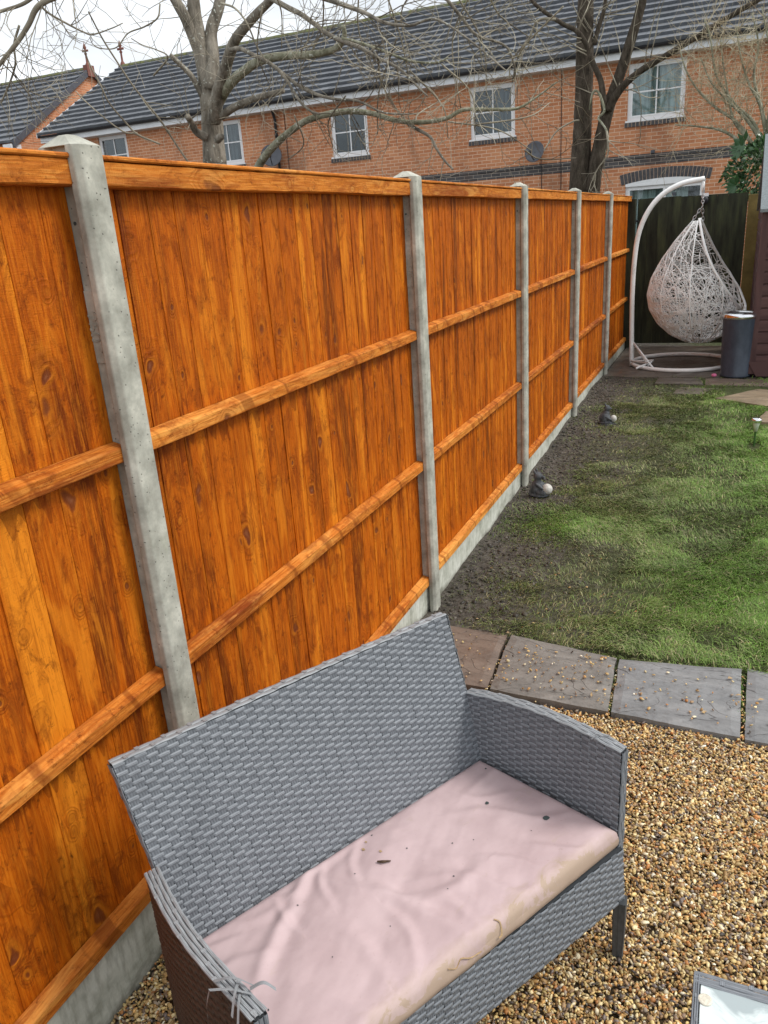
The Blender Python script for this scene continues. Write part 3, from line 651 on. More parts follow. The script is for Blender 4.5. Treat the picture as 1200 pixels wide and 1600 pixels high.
def nrm_of(P, flip=1):
    def f(s, t):
        e = 1e-3; a = P(np.clip(s+e, 0, 1), t)-P(np.clip(s-e, 0, 1), t); b = P(s, np.clip(t+e, 0, 1))-P(s, np.clip(t-e, 0, 1))
        n = np.cross(a, b)*flip; return n/(np.linalg.norm(n, axis=1)[:, None]+1e-12)
    return f
def backing(P, nrm, depth_, thick, n=24):
    mb = MB(); s = np.linspace(0, 1, n); fr = []; bk = []
    G1 = np.array([P(s, np.full(n, t))+nrm(s, np.full(n, t))*(-depth_) for t in np.linspace(0, 1, 8)])
    G2 = np.array([P(s, np.full(n, t))+nrm(s, np.full(n, t))*(-depth_-thick) for t in np.linspace(0, 1, 8)])
    mb.grid(G1); mb.grid(G2[::-1])
    R1 = np.concatenate([G1[0], G1[1:, -1], G1[-1, -2::-1], G1[-2:0:-1, 0]]); R2 = np.concatenate([G2[0], G2[1:, -1], G2[-1, -2::-1], G2[-2:0:-1, 0]])
    mb.grid(np.array([R1, R2]), closed_v=True); return mb
sofa = thing('rattan_sofa', 'grey woven rattan two seat garden sofa standing on the gravel by the fence', 'sofa', (.68, 1.25, 0))
def woven(name, P, Ls, Lt, flip, parent, mat='rat', stake='stake', thick=.022, both=True, **kw):
    nr = nrm_of(P, flip); fr = backing(P, nr, .0028, thick).build(name, M['backing'], parent)
    A, B = weave(P, Ls, Lt, nr, **kw); A.build('woven_strands', M[mat], fr, True); B.build('woven_stakes', M[stake], fr, True)
    if both:
        P2 = lambda s, t: P(s, t)-nr(s, t)*(thick+.0056); n2 = nrm_of(P, -flip)
        A, B = weave(P2, Ls, Lt, n2, **kw); A.build('woven_strands', M[mat], fr, True); B.build('woven_stakes', M[stake], fr, True)
    return fr
BL, BR, TR, TL = (.30, .905, .24), (.742, 1.764, .24), (.607, 1.776, .850), (.165, .962, .850)
def lerp(a, b, t): return tuple(np.array(a)*(1-t)+np.array(b)*t)
# backrest plane is straight: base on points at seat height and top
seatL, seatR = np.array((.275, .957, .42)), np.array((.702, 1.769, .42))
kk = (.42-.24)/(.85-.42); BL = seatL-(np.array(TL)-seatL)*kk; BR = seatR-(np.array(TR)-seatR)*kk
Pb = quadP(BL, BR, TR, TL)
bk = woven('backrest', Pb, .925, .62, 1, sofa, row=.0101, half=.0232)
# edge binding: flat wrapped strands round the top and sides of the back
def binding(pts, side, up, width, parent, name='edge_binding', mat='rat', n_str=3, per=.03, amp=.0007):
    """flat interlaced strands following a path. side, up: arrays of unit vectors"""
    pts = np.asarray(pts); mb = MB(); n = len(pts)
    L = np.concatenate([[0], np.cumsum(np.linalg.norm(np.diff(pts, axis=0), axis=1))])
    m = int(L[-1]/.005); l = np.linspace(0, L[-1], m)
    p = np.stack([np.interp(l, L, pts[:, i]) for i in range(3)], 1); sd = np.stack([np.interp(l, L, side[:, i]) for i in range(3)], 1); uu = np.stack([np.interp(l, L, up[:, i]) for i in range(3)], 1)
    for k in range(n_str):
        wv = np.sin(PI*(l/per+k)); wv = np.sign(wv)*np.abs(wv)**.5*amp
        Gd = []; W = []
        for cq, lf in zip((0, .12, .5, .88, 1.), (-.002, .0004, .0012, .0004, -.002)):
            q = ((k+.5+(cq-.5)*.95)/n_str-.5)*width
            Gd.append(p+sd*q+uu*(wv+lf)[:, None]); W.append(np.stack([np.full(m, cq), l, np.full(m, k*.7)], 1))
        mb.grid(np.array(Gd), np.array(W))
    # cross wraps
    j = per
    while j < L[-1]-.01:
        i0 = np.searchsorted(l, j); k = int(j/per) % n_str; q0, q1 = (k/n_str-.5)*width, ((k+1)/n_str-.5)*width
        pp = [p[i0]+sd[i0]*q+uu[i0]*.0016 for q in (q0, (q0+q1)/2, q1)]; t = (p[min(i0+1, m-1)]-p[i0-1]); t /= np.linalg.norm(t)
        mb.grid(np.array([[a-t*.0045, a+t*.0045] for a in pp]), np.array([[(0, 0, 0), (1, 0, 0)]]*3)); j += per
    return mb.build(name, M[mat], parent, True)
nb = nrm_of(Pb, 1)(np.array([.5]), np.array([.9]))[0]; upv = np.array(TL)-BL; upv /= np.linalg.norm(upv); uv = (np.array(TR)-np.array(TL)); uv /= np.linalg.norm(uv)
mid = -nb*.014
cn = catmull([BL-uv*.003+mid, (BL+np.array(TL))/2-uv*.003+mid, np.array(TL)-uv*.003+mid-upv*.004], 10)
binding(cn, np.tile(nb, (len(cn), 1)), np.tile(-uv, (len(cn), 1)), .033, bk, mat='rat')
cn = catmull([BR+uv*.003+mid, (BR+np.array(TR))/2+uv*.003+mid, np.array(TR)+uv*.003+mid-upv*.004], 10)
binding(cn, np.tile(nb, (len(cn), 1)), np.tile(uv, (len(cn), 1)), .033, bk, mat='rat')
cn = catmull([np.array(TL)+mid+upv*.002, (np.array(TL)+np.array(TR))/2+mid+upv*.006, np.array(TR)+mid+upv*.002], 14)
binding(cn, np.tile(nb, (len(cn), 1)), np.tile(upv, (len(cn), 1)), .034, bk, mat='bone', n_str=2)
# arms
def arm(in_back, in_front, z_b, z_m, z_f, outsgn, mats, bow=.012):
    """inner face line in plan; outer face offset by th"""
    a = np.array(in_back[:2]); b = np.array(in_front[:2]); d = (b-a)/np.linalg.norm(b-a); o = np.array([-d[1], d[0]])*outsgn; th = .027
    L = np.linalg.norm(b-a); zbot = .20
    def plan(s, offs): return a+(b-a)*s[:, None]+o*(offs+bow*np.sin(PI*s))[:, None]
    def ztop(s): return z_b*(1-s)*(1-2*s)+4*z_m*s*(1-s)+z_f*s*(2*s-1)
    def mk(offs):
        def P(s, t): zz = zbot+(ztop(s)-zbot)*t; return np.concatenate([plan(s, np.full_like(s, offs)), zz[:, None]], 1)
        return P
    Pi = mk(0.0); Po = mk(th)
    e = MB(); n = 20; s = np.linspace(0, 1, n)
    i0 = plan(s, np.full(n, .004)); o0 = plan(s, np.full(n, th-.004)); zt = ztop(s)-.004
    ring = [np.c_[i0, np.full(n, zbot)], np.c_[o0, np.full(n, zbot)], np.c_[o0, zt], np.c_[i0, zt]]
    e.grid(np.array(ring), closed_u=True); R = np.array(ring); e.add(R[:, 0], [(0, 1, 2, 3)]); e.add(R[:, -1], [(3, 2, 1, 0)])
    body = e.build('armrest', M['backing'], sofa)
    for Pq, mt, st, fl in ((Pi, mats[0], mats[1], -outsgn*1), (Po, mats[2], mats[3], outsgn*1)):
        f = nrm_of(Pq, 1)
        nn = f(np.array([.5]), np.array([.5]))[0]; want = (-o if Pq is Pi else o); sg = 1 if nn[:2]@want > 0 else -1
        A, B = weave(Pq, L, .44, nrm_of(Pq, sg), row=.0100, half=.0225, off=-.001); A.build('woven_strands', M[mt], body, True); B.build('woven_stakes', M[st], body, True)
    s = np.linspace(0, 1, 40); c = plan(s, np.full(40, th/2)); pts = np.c_[c, ztop(s)+.002]; sd = np.tile(np.array([*o, 0.]), (40, 1)); up = np.tile(np.array([0, 0, 1.]), (40, 1))
    binding(pts, sd, up, th+.007, body, 'arm_top_binding', 'bone', 4, .032, .0011)
    # front edge binding, down the arm's end
    zz = np.linspace(ztop(np.array([1.]))[0], .205, 20); c1 = plan(np.array([1.]), np.array([th/2]))[0]+d*.004
    pts = np.c_[np.tile(c1, (20, 1)), zz]; binding(pts, np.tile(np.array([*o, 0.]), (20, 1)), np.tile(np.array([*d, 0.]), (20, 1)), th, body, 'arm_front_binding', 'rat', 3, .03)
    return plan, ztop, d, o, th, body
inBR = seatR+(np.array(TR)-seatR)*.46; inBL = seatL+(np.array(TL)-seatL)*.46
arR = arm((.655, 1.772), (1.098, 1.602), .612, .642, .640, 1, ('rat', 'stake', 'rat', 'stake'))
arL = arm((.236, .956), (.640, .742), .612, .643, .640, -1, ('rat', 'stake', 'ratdark', 'ratdark'), bow=.022)
# frayed ends
fz = MB(); plan, ztop, d, o, th, body = arL
def ribbon(mb, pts, wdir, wd=.0075):
    pts = catmull(pts, 5); wd_ = np.array(wdir, float); wd_ /= np.linalg.norm(wd_)
    mb.grid(np.array([pts-wd_*wd/2, pts, pts+wd_*wd/2]), np.array([[(c, i*.01, 0) for i in range(len(pts))] for c in (0, .5, 1)]))
def armpt(A, s, off, dz=0): p = A[0](np.array([s]), np.array([off]))[0]; return np.array([p[0], p[1], A[1](np.array([s]))[0]+dz])
for s0, s1, oa, ob, h in ((.80, .92, .045, .0, .012), (.84, .95, .0, .048, .016), (.78, .90, .03, -.012, .02), (.88, .99, .01, .05, .012)):
    ribbon(fz, [armpt(arL, s0, oa, .005), armpt(arL, (s0+s1)/2, (oa+ob)/2, h), armpt(arL, s1, ob, .006)], (.8, -.4, .1))
ribbon(fz, [armpt(arL, .80, .045, .004), armpt(arL, .82, .058, -.012), armpt(arL, .83, .063, -.045)], (.5, -.6, 0))
ribbon(fz, [armpt(arL, .90, -.002, .008), armpt(arL, .93, -.02, .02), armpt(arL, .97, -.03, .012)], (.5, -.6, 0))
fz.build('frayed_strands', M['bone'], arL[5], True)
fz = MB(); ribbon(fz, [armpt(arR, .90, .03, .006), armpt(arR, .86, .01, .012), armpt(arR, .84, -.012, .004)], (.5, -.6, 0), .003); ribbon(fz, [armpt(arR, .89, .02, .006), armpt(arR, .85, .0, .016), armpt(arR, .87, -.02, .012)], (.5, -.6, 0), .002)
fz.build('frayed_strands', M['bone'], arR[5], True)
# front apron
FL_, FR_ = np.array((.618, .726, 0)), np.array((1.122, 1.600, 0))
Pa = quadP(FL_+(0, 0, .195), FR_+(0, 0, .195), FR_+(-.008, 0, .358), FL_+(-.008, 0, .358))
nn = nrm_of(Pa, 1)(np.array([.5]), np.array([.5]))[0]; woven('front_apron', Pa, 1.0, .165, 1 if nn[0] > 0 else -1, sofa, both=False, row=.0100, half=.0228)
sb = MB(); V = [(*seatL[:2], .30), (*seatR[:2], .30), (1.09, 1.59, .30), (.625, .75, .30)]; V2 = [(a, b, .352) for a, b, c in V]; sb.add(V+V2, [(3, 2, 1, 0), (4, 5, 6, 7), (0, 1, 5, 4), (1, 2, 6, 5), (2, 3, 7, 6), (3, 0, 4, 7)]); sb.build('seat_base', M['backing'], sofa)
for (x, y) in ((1.113, 1.594), (.622, .728), (.742, 1.76), (.315, .90)):
    lg = MB(); top = .20; P_ = np.array([[(x+sx*(.016 if z > .1 else .0135), y+sy*(.016 if z > .1 else .0135), z) for sx, sy in ((-1, -1), (1, -1), (1, 1), (-1, 1))] for z in (-.01, .02, .12, top)])
    lg.grid(P_, np.array([[(q/4*3, z*1., 0) for q in range(4)] for z in (0, .03, .13, top)]), closed_v=True); lg.add(P_[0], [(0, 1, 2, 3)]); lg.add(P_[-1], [(3, 2, 1, 0)]); bevel(lg.build('leg', M['leg'], sofa), .003)
# ------------------------------------------------------------------ cushion
cA, cB, cC, cD = np.array((.279, .955)), np.array((.694, 1.762)), np.array((1.101, 1.602)), np.array((.634, .742))     # back-left, back-right, front-right, front-left
ZC = .415
def uvp(u, v):   # u along length (left to right), v back to front
    u = np.asarray(u)[..., None]; v = np.asarray(v)[..., None]; return (cA*(1-u)+cB*u)*(1-v)+(cD*(1-u)+cC*u)*v
def inv_uv(p):
    u = v = .5
    for _ in range(20):
        q = uvp(u, v); e = p-q; h = 1e-4; du = (uvp(u+h, v)-q)/h; dv = (uvp(u, v+h)-q)/h; s = np.linalg.solve(np.stack([du, dv], 1), e); u += s[0]; v += s[1]
    return u, v
def pix_uv(px, py): return inv_uv(atZ(px, py, ZC)[:2])
wr = [([(292, 1500), (340, 1480), (380, 1462)], .008, .004), ([(430, 1408), (445, 1440), (470, 1462)], .008, .005), ([(505, 1350), (500, 1385), (520, 1420)], .008, .005), ([(560, 1312), (548, 1350), (560, 1385)], .009, .005), ([(600, 1420), (640, 1460), (650, 1510)], .010, .005), ([(750, 1340), (800, 1345), (850, 1360)], .009, .004), ([(690, 1230), (740, 1250), (800, 1240)], .009, .003), ([(480, 1372), (455, 1420), (430, 1470), (410, 1520), (402, 1545)], .013, .0085), ([(565, 1305), (520, 1340), (480, 1365), (462, 1400), (420, 1408)], .010, .006),
      ([(480, 1365), (540, 1390), (610, 1405), (685, 1440), (735, 1468)], .014, .007), ([(570, 1375), (635, 1405), (710, 1390), (755, 1352)], .013, .007),
      ([(700, 1275), (765, 1267), (840, 1280), (900, 1270)], .010, .004), ([(660, 1375), (725, 1370), (800, 1395), (845, 1393)], .012, .005),
      ([(650, 1415), (700, 1410), (740, 1440)], .009, .004), ([(825, 1322), (880, 1327), (925, 1330)], .008, .003), ([(325, 1535), (370, 1505), (440, 1492)], .011, .005),
      ([(590, 1290), (640, 1330), (700, 1345)], .015, .004), ([(500, 1440), (560, 1470), (600, 1530)], .014, .005), ([(720, 1250), (760, 1215), (780, 1200)], .01, .003), ([(460, 1550), (520, 1560), (590, 1590)], .014, .005), ([(440, 1415), (400, 1440), (360, 1450)], .01, .004)]
def cushion():
    nu, nv = 330, 150; u = np.linspace(0, 1, nu); v = np.linspace(0, 1, nv); U, V = np.meshgrid(u, v, indexing='ij'); Pxy = uvp(U, V)
    dz = np.zeros_like(U)
    for pts, wd, am in wr:
        q = np.array([atZ(px, py, ZC)[:2] for px, py in pts]); q = catmull(q, 6)
        # signed asymmetric fold: sharp on one side
        dmin = np.full(U.shape, 9.); sg = np.zeros(U.shape); tt = np.zeros(U.shape)
        for i in range(len(q)-1):
            a, b = q[i], q[i+1]; ab = b-a; t = np.clip(((Pxy-a)@ab)/(ab@ab), 0, 1); c = a+t[..., None]*ab; dv = Pxy-c; dd = np.linalg.norm(dv, axis=-1); m_ = dd < dmin
            s = np.sign(ab[0]*dv[..., 1]-ab[1]*dv[..., 0]); dmin = np.where(m_, dd, dmin); sg = np.where(m_, s, sg); tt = np.where(m_, (i+t)/(len(q)-1), tt)
        fade = np.sin(PI*np.clip(tt*.9+.05, 0, 1))**.6
        wd = wd*1.35; dz += .95*am*fade*(np.exp(-(dmin/wd)**2)-.6*np.exp(-((dmin*sg-wd*1.5)/(wd*1.2))**2))
    dz += .016*(fbm(U*4+V*2, V*2.2, 4, 3)-.45)+.006*(fbm(U*11+V*5, V*5, 14, 3)-.45)+.003*(1-np.abs(2*fbm(U*7+3, V*4-U*3, 24, 2)-.75))
    e = np.minimum(np.minimum(U*.93, (1-U)*.93), np.minimum(V, 1-V)*.43); rnd_ = .024
    crown = -(rnd_-np.sqrt(np.clip(rnd_**2-np.clip(rnd_-e, 0, rnd_)**2, 0, None)))
    Z = ZC+crown+dz*sstep(0, .03, e)+.006*np.sin(PI*V)*np.sin(PI*U)**.3
    top = np.concatenate([Pxy, Z[..., None]], 2)
    mb = MB(); W = np.stack([U, V, np.zeros_like(U)], 2); mb.grid(top, W)
    ring = [(i, 0) for i in range(nu)]+[(nu-1, j) for j in range(1, nv)]+[(i, nv-1) for i in range(nu-2, -1, -1)]+[(0, j) for j in range(nv-2, 0, -1)]
    c = top[..., :2].reshape(-1, 2).mean(0); rows = []; Ws = []
    for k, (ex, z) in enumerate(((0, 0), (.004, ZC-.034), (.003, ZC-.047), (-.008, ZC-.057), (-.03, ZC-.058))):
        R_ = []
        for (i, j) in ring:
            p = top[i, j].copy(); d = p[:2]-c; d /= np.linalg.norm(d)
            fold = .004*(vnoise(np.array(i*.11), np.array(j*.11), 5)-.5) if k in (1, 2) else 0
            if k: p = np.array([p[0]+d[0]*(ex+fold), p[1]+d[1]*(ex+fold), z])
            R_.append(p)
        rows.append(R_); Ws.append([(U[i, j], V[i, j]+(.03*k if j == nv-1 else 0), 0) for i, j in ring])
    mb.grid(np.array(rows)[::-1], np.array(Ws)[::-1], closed_v=True)
    rr = np.array(rows[-1]); mb.add(rr, [tuple(range(len(rr)))[::-1]])
    o = mb.build('seat_cushion', M['cush'], loc=(*c, ZC-.06), smooth=True); tag(o, 'wrinkled pale pink sofa cushion with a dirty tan front edge', 'cushion')
    def zat(u_, v_): i = int(np.clip(u_, 0, 1)*(nu-1)); j = int(np.clip(v_, 0, 1)*(nv-1)); return Z[i, j]
    return o, zat
cush, zat = cushion()
def decal(name, pix, mat, lift=.0012, parent=None):
    V = []
    for px, py in pix:
        p = atZ(px, py, ZC); u_, v_ = inv_uv(p[:2]); V.append((p[0], p[1], zat(u_, v_)+lift))
    mb = MB(); n = len(V); c = np.mean(V, axis=0); mb.add(V+[tuple(c)], [(i, (i+1) % n, n) for i in range(n)]); return mb.build(name, M[mat], parent)
def blob(cx, cy, rx, ry, k=9, s=0):
    r_ = random.Random(int(cx*7+cy)); return [(cx+rx*cos(a)*r_.uniform(.75, 1.15), cy+ry*sin(a)*r_.uniform(.75, 1.15)) for a in [-2*PI*i/k for i in range(k)]]
for b in ((761, 1257, 3.2, 2.2), (853, 1281, 5.5, 3.2), (827, 1211, 2.5, 1.4), (759, 1203, 1.6, 1.2)): decal('hole', blob(*b), 'hole', parent=cush)
for b in ((636, 1330, 1.5, 1), (707, 1320, 1.5, 1), (709, 1373, 1.8, 1), (581, 1307, 1.6, 1.2), (466, 1419, 1.6, 1.2), (520, 1500, 1.3, 1), (420, 1582, 1.4, 2), (740, 1315, 1, .8), (555, 1370, 1.2, 1), (700, 1395, 1.2, .8), (830, 1300, 1, .7), (610, 1450, 1.2, .9), (403, 1412, 1.2, .8)): decal('speck', blob(*b, k=6), 'hole', parent=cush)
def stroke(pix, w_=2.2):
    mb = MB(); P_ = []
    for px, py in pix:
        p = atZ(px, py, ZC); u_, v_ = inv_uv(p[:2]); P_.append(np.array([p[0], p[1], zat(u_, v_)+.0013]))
    P_ = catmull(P_, 4); d = np.gradient(P_, axis=0); sd_ = np.stack([-d[:, 1], d[:, 0], d[:, 0]*0], 1); sd_ /= np.linalg.norm(sd_, axis=1)[:, None]
    wv_ = w_*.0016*(.6+.8*vnoise(np.arange(len(P_))*.8, np.zeros(len(P_)), 4))[:, None]
    mb.grid(np.array([P_-sd_*wv_, P_+sd_*wv_])); o = mb.build('water_stain', M['stain'], cush)
for st_ in ([(772, 1438), (781, 1439), (784, 1447), (780, 1453)], [(700, 1508), (712, 1500), (720, 1492), (735, 1484), (752, 1474)]): stroke(st_, .9)
# twig and scraps lying on the cushion
def on_cush(px, py, dz=0): p = atZ(px, py, ZC); u_, v_ = inv_uv(p[:2]); return np.array([p[0], p[1], zat(u_, v_)+dz])
tw = MB(); tw.tube([on_cush(590, 1353, .004), on_cush(598, 1354, .006), on_cush(611, 1351, .004)], [.0022, .0035, .0016], 6); o = tw.build('bark_scrap', M['darkscrap'], loc=on_cush(600, 1353)); tag(o, 'curled brown scrap of bark on the pink cushion', 'twig')
lf = MB()
for (a, b, r_) in ((568, 1330, .006), (572, 1318, .004), (595, 1336, .005)):
    p = on_cush(a, b, .003); lf.add([p+np.array((r_, 0, 0)), p+np.array((0, r_*.6, .001)), p+np.array((-r_, .001, 0)), p+np.array((0, -r_*.6, -.001))], [(0, 1, 2, 3)])
o = lf.build('leaf_litter', M['stain'], loc=on_cush(575, 1325)); tag(o, 'tiny dry brown leaf bits on the cushion near the sofa back', 'leaf litter', kind='stuff')

# ------------------------------------------------------------------ glass table corner
tx0, ty0, tz = 1.292, 1.243, .42; tx1, ty1 = 1.80, .74
tab = thing('side_table', 'grey rattan side table with a frosted glass top, cut off at the bottom right corner', 'table', ((tx0+tx1)/2, (ty0+ty1)/2, 0))
q = MB(); q.box((tx0+.012, ty1+.012, tz-.001), (tx1-.012, ty0-.020, tz+.004)); bevel(q.build('glass_top', M['frost'], tab), .0015)
for nme, a, b in (('rim', (tx0, ty0-.008), (tx1, ty0-.008)), ('rim', (tx0, ty1+.008), (tx1, ty1+.008)), ('rim', (tx0+.004, ty0), (tx0+.004, ty1)), ('rim', (tx1-.004, ty0), (tx1-.004, ty1))):
    pts = np.array([(*a, tz+.006), (*((np.array(a)+np.array(b))/2), tz+.006), (*b, tz+.006)]); dd = np.array(b)-np.array(a); dd = dd/np.linalg.norm(dd); sdv = np.array([-dd[1], dd[0], 0])
    wdt = .028 if a[1] == b[1] else .012
    binding(pts, np.tile(sdv, (3, 1)), np.tile((0, 0, 1.), (3, 1)), wdt, tab, nme, 'rat', 3, .05)
for x, y in ((tx0+.015, ty0-.02), (tx1-.015, ty0-.02), (tx0+.015, ty1+.015), (tx1-.015, ty1+.015)):
    q = MB(); q.box((x-.012, y-.012, -.01), (x+.012, y+.012, tz-.004)); bevel(q.build('leg', M['leg'], tab), .003)
for a, b, c, d in (((tx0+.006, ty1), (tx0+.006, ty0-.01), .22, tz), ((tx0, ty0-.006), (tx1, ty0-.006), .22, tz), ((tx0, ty1+.006), (tx1, ty1+.006), .22, tz), ((tx1-.006, ty1), (tx1-.006, ty0), .22, tz)):
    P_ = quadP((*a, c), (*b, c), (*b, d), (*a, d)); mid_ = (np.array(a)+np.array(b))/2-np.array(((tx0+tx1)/2, (ty0+ty1)/2)); nn = nrm_of(P_, 1)(np.array([.5]), np.array([.5]))[0]
    woven('side_panel', P_, .5, .2, 1 if nn[:2]@mid_ > 0 else -1, tab, both=False, thick=.008)
q = MB(); q.lathe([(.0001, .003), (.010, .003), (.0125, .002), (.013, 0), (.0001, 0)], (1.313, 1.19, tz+.0045), 20); q.build('suction_pad', M['pad'], tab)

# ------------------------------------------------------------------ figurines and solar light
def ell(mb, c, r, seg=14, rot=None):
    c = np.array(c, float); th = np.linspace(0, PI, seg//2+2); ph = np.arange(seg)*2*PI/seg
    P_ = np.array([[(r[0]*sin(t)*cos(p), r[1]*sin(t)*sin(p), r[2]*cos(t)) for p in ph] for t in th])
    if rot is not None: P_ = P_@np.array(rot.to_matrix()).T
    mb.grid(P_[::-1]+c, closed_v=True)
def remesh(o, vx): m_ = o.modifiers.new('remesh', 'REMESH'); m_.mode = 'VOXEL'; m_.voxel_size = vx; m_.use_smooth_shade = True; return o
def figurine(x, y, z, rz, label, kind):
    t = thing('garden_figurine', label, 'figurine', (x, y, z), 'small animal figurines on the lawn edge')
    from mathutils import Euler
    ca, sa = cos(rz), sin(rz)
    def T(a, b, c):
        a, b, c = a*1.32, b*1.32, c*1.32; return (x+a*ca-b*sa, y+a*sa+b*ca, z+c)
    R_ = Euler((0, 0, rz))
    mb = MB()
    def E(p, r_, tilt=0): ell(mb, T(*p), tuple(x_*1.32 for x_ in r_), 14, (Matrix.Rotation(rz, 3, 'Z') @ Matrix.Rotation(tilt, 3, 'Y')).to_euler())
    if kind == 0:
        E((-.01, 0, .045), (.036, .034, .05), .15); E((.0, 0, .012), (.055, .04, .014)); E((-.005, .0, .112), (.024, .022, .024)); E((.018, 0, .108), (.016, .011, .010))
        E((-.018, .016, .138), (.007, .005, .012), -.3); E((-.018, -.016, .138), (.007, .005, .012), -.3)
        E((.02, -.026, .03), (.028, .012, .016)); E((.02, .026, .03), (.028, .012, .016)); E((.012, -.028, .065), (.026, .008, .008), .6); E((.012, .028, .065), (.026, .008, .008), .6); E((-.04, .0, .022), (.014, .012, .018)); E((-.006, 0, .088), (.018, .018, .018))
    else:
        E((0, 0, .010), (.058, .045, .012)); E((-.005, 0, .027), (.050, .040, .013)); E((-.012, 0, .055), (.038, .036, .040), .1); E((-.004, 0, .085), (.024, .022, .024)); E((.002, 0, .122), (.020, .018, .022)); E((.020, 0, .118), (.013, .009, .008))
        E((-.010, .012, .146), (.005, .004, .010), -.3); E((-.010, -.012, .146), (.005, .004, .010), -.3); E((.015, -.03, .055), (.024, .008, .009), .5); E((.015, .03, .055), (.024, .008, .009), .5); E((.052, 0, .012), (.025, .012, .008))
    remesh(mb.build('body', M['statue'], t), .004)
    b = MB(); ell(b, T(.044, 0, .045 if kind == 0 else .05), (.038, .038, .038) if kind == 0 else (.029, .029, .031), 20); b.build('ball', M['stball'], t, True)
FS = 1.32
figurine(.125, 5.06, .035, RD(-5), 'larger dark stone animal figurine hugging a pale ball, at the foot of the third post', 0)
figurine(.31, 6.92, .08, RD(8), 'smaller dark animal figurine with a white ball, farther out on the muddy lawn', 1)
sl = thing('solar_light', 'small solar stake light with a silver cap standing in bright grass on the right', 'garden light', (1.49, 6.44, .08))
q = MB(); q.tube([(1.49, 6.44, .05), (1.493, 6.44, .20)], [.008, .008], 8); q.build('stake', M['green_stem'], sl)
q = MB(); q.lathe([(.0001, .20), (.014, .20), (.026, .27), (.026, .272), (.0001, .272)], (1.493, 6.44, 0), 20); q.build('lens', M['clear'], sl, True)
q = MB(); q.lathe([(.03, .270), (.036, .274), (.037, .295), (.030, .303), (.0001, .305)], (1.493, 6.44, 0), 24); q.build('cap', M['chrome'], sl, True)

# ------------------------------------------------------------------ egg chair
ZP = .14
st = thing('chair_stand', 'white curved steel stand with a ring base holding the egg chair', 'chair stand', (.74, 9.75, ZP))
a = np.linspace(0, 2*PI, 49)[:-1]; ring = np.stack([.76+.56*np.cos(a), 9.74+.56*np.sin(a), np.full(48, ZP+.022)], 1)
q = MB(); ringc = np.vstack([ring, ring[:2]]); q.tube(ringc, .022, 10, cap=False); q.build('base_ring', M['wsteel'], st, True)
A0 = atY(1101, 279, 9.76); bb = atY(987, 571, 9.60); xb, yb = bb[0], 9.60
arc = np.array([(xb, yb, ZP), atY(987, 520, 9.6), atY(988, 460, 9.61), atY(991, 410, 9.63), atY(998, 365, 9.65), atY(1013, 330, 9.67), atY(1035, 304, 9.70), atY(1065, 287, 9.73), A0])
q = MB(); q.tube(catmull(arc, 6), .027, 14); q.build('arched_pole', M['wsteel'], st, True)
for tgt in ((.42, 9.42, ZP+.03), (.48, 9.30, ZP+.025), (.35, 9.85, ZP+.03)):
    q = MB(); q.tube([(xb, yb, .42), tgt], .011, 8); q.build('brace', M['wsteel'], st, True)
q = MB(); q.tube([(xb+.0, yb-.05, ZP+.06), (.42, 9.42, ZP+.06), (.30, 9.25, ZP+.03)], .012, 8); q.tube([(xb, yb, ZP+.05), (.45, 9.66, ZP+.05), (.42, 9.42, ZP+.05)], .012, 8); q.build('brace', M['wsteel'], st, True)
ex, ey = .865, 9.76
eg = thing('hanging_egg_chair', 'white woven egg chair hanging by a chain beside the black gate', 'egg chair', (ex, ey, .35))
z0e, z1e = .37, 1.735
def er(z):   # egg profile
    t = (z-z0e)/(z1e-z0e); t = np.clip(t, 0, 1); return .56*np.sin(PI*np.power(t, .60))**.62*(1-.18*t)*np.where(t > .45, 1-.35*(t-.45)**1.1, 1)
def erp(t):
    T_ = np.array([0, .02, .08, .18, .30, .42, .55, .70, .84, .94, 1.0]); R_ = np.array([.0, .13, .29, .43, .515, .535, .49, .375, .235, .115, .035]); return np.interp(t, T_, R_)
def egp(th, t):
    z = z0e+(z1e-z0e)*t; r_ = erp(t)*1.03
    return np.stack([ex+.055-.085*t+r_*np.cos(th), ey+r_*np.sin(th), z], -1)
OA = RD(-6)      # opening faces right and a little towards the camera
def half_open(t):  # half angle of the opening at height t
    return np.where(t < .24, 0, RD(72)*np.sin(np.clip((t-.24)/.76, 0, 1)*PI*.5)**.45)
def is_open(th, t): d = (th-OA+PI) % (2*PI)-PI; return np.abs(d) < half_open(t)
q = MB()
for sgn in (-1, 1):
    t = np.linspace(.24, .995, 40); th = OA+sgn*half_open(t); q.tube(egp(th, t), .014, 8)
th = np.linspace(0, 2*PI, 30)
q.build('rim', M['wsteel'], eg, True)
q = MB()
for th0 in np.linspace(0, 2*PI, 11)[:-1]+.2:
    t = np.linspace(.02, .98, 40); th = np.full(40, th0); mk = ~is_open(th, t)
    run = egp(th, t)[mk] 
    if mk.all(): q.tube(run, .008, 6)
    else:
        seg_ = run[:int(mk[:int(.5*40)].sum())]
        if len(seg_) > 3: q.tube(seg_, .008, 6)
q.build('rib', M['wsteel'], eg, True)
q = MB(); R3 = np.random.default_rng(5); cnt = 0
while cnt < 440:
    th = R3.uniform(0, 2*PI); t = R3.beta(1.05, 1.6)*.96+.01; an = R3.uniform(0, 2*PI); k = R3.normal(0, 2.2); pts = []
    for i in range(int(R3.uniform(14, 38))):
        if t < .01 or t > .985 or is_open(th, t): break
        pts.append(egp(np.array(th), np.array(t))+R3.normal(0, .0015, 3)); rr = max(float(erp(t)), .06)
        an += k*.035*1.5+R3.normal(0, .10); th += cos(an)*.035/rr; t += sin(an)*.035/1.35
    if len(pts) > 5: q.tube(pts, .0037, 4, cap=False); cnt += 1
q.build('woven_shell', M['wsteel'], eg, True)
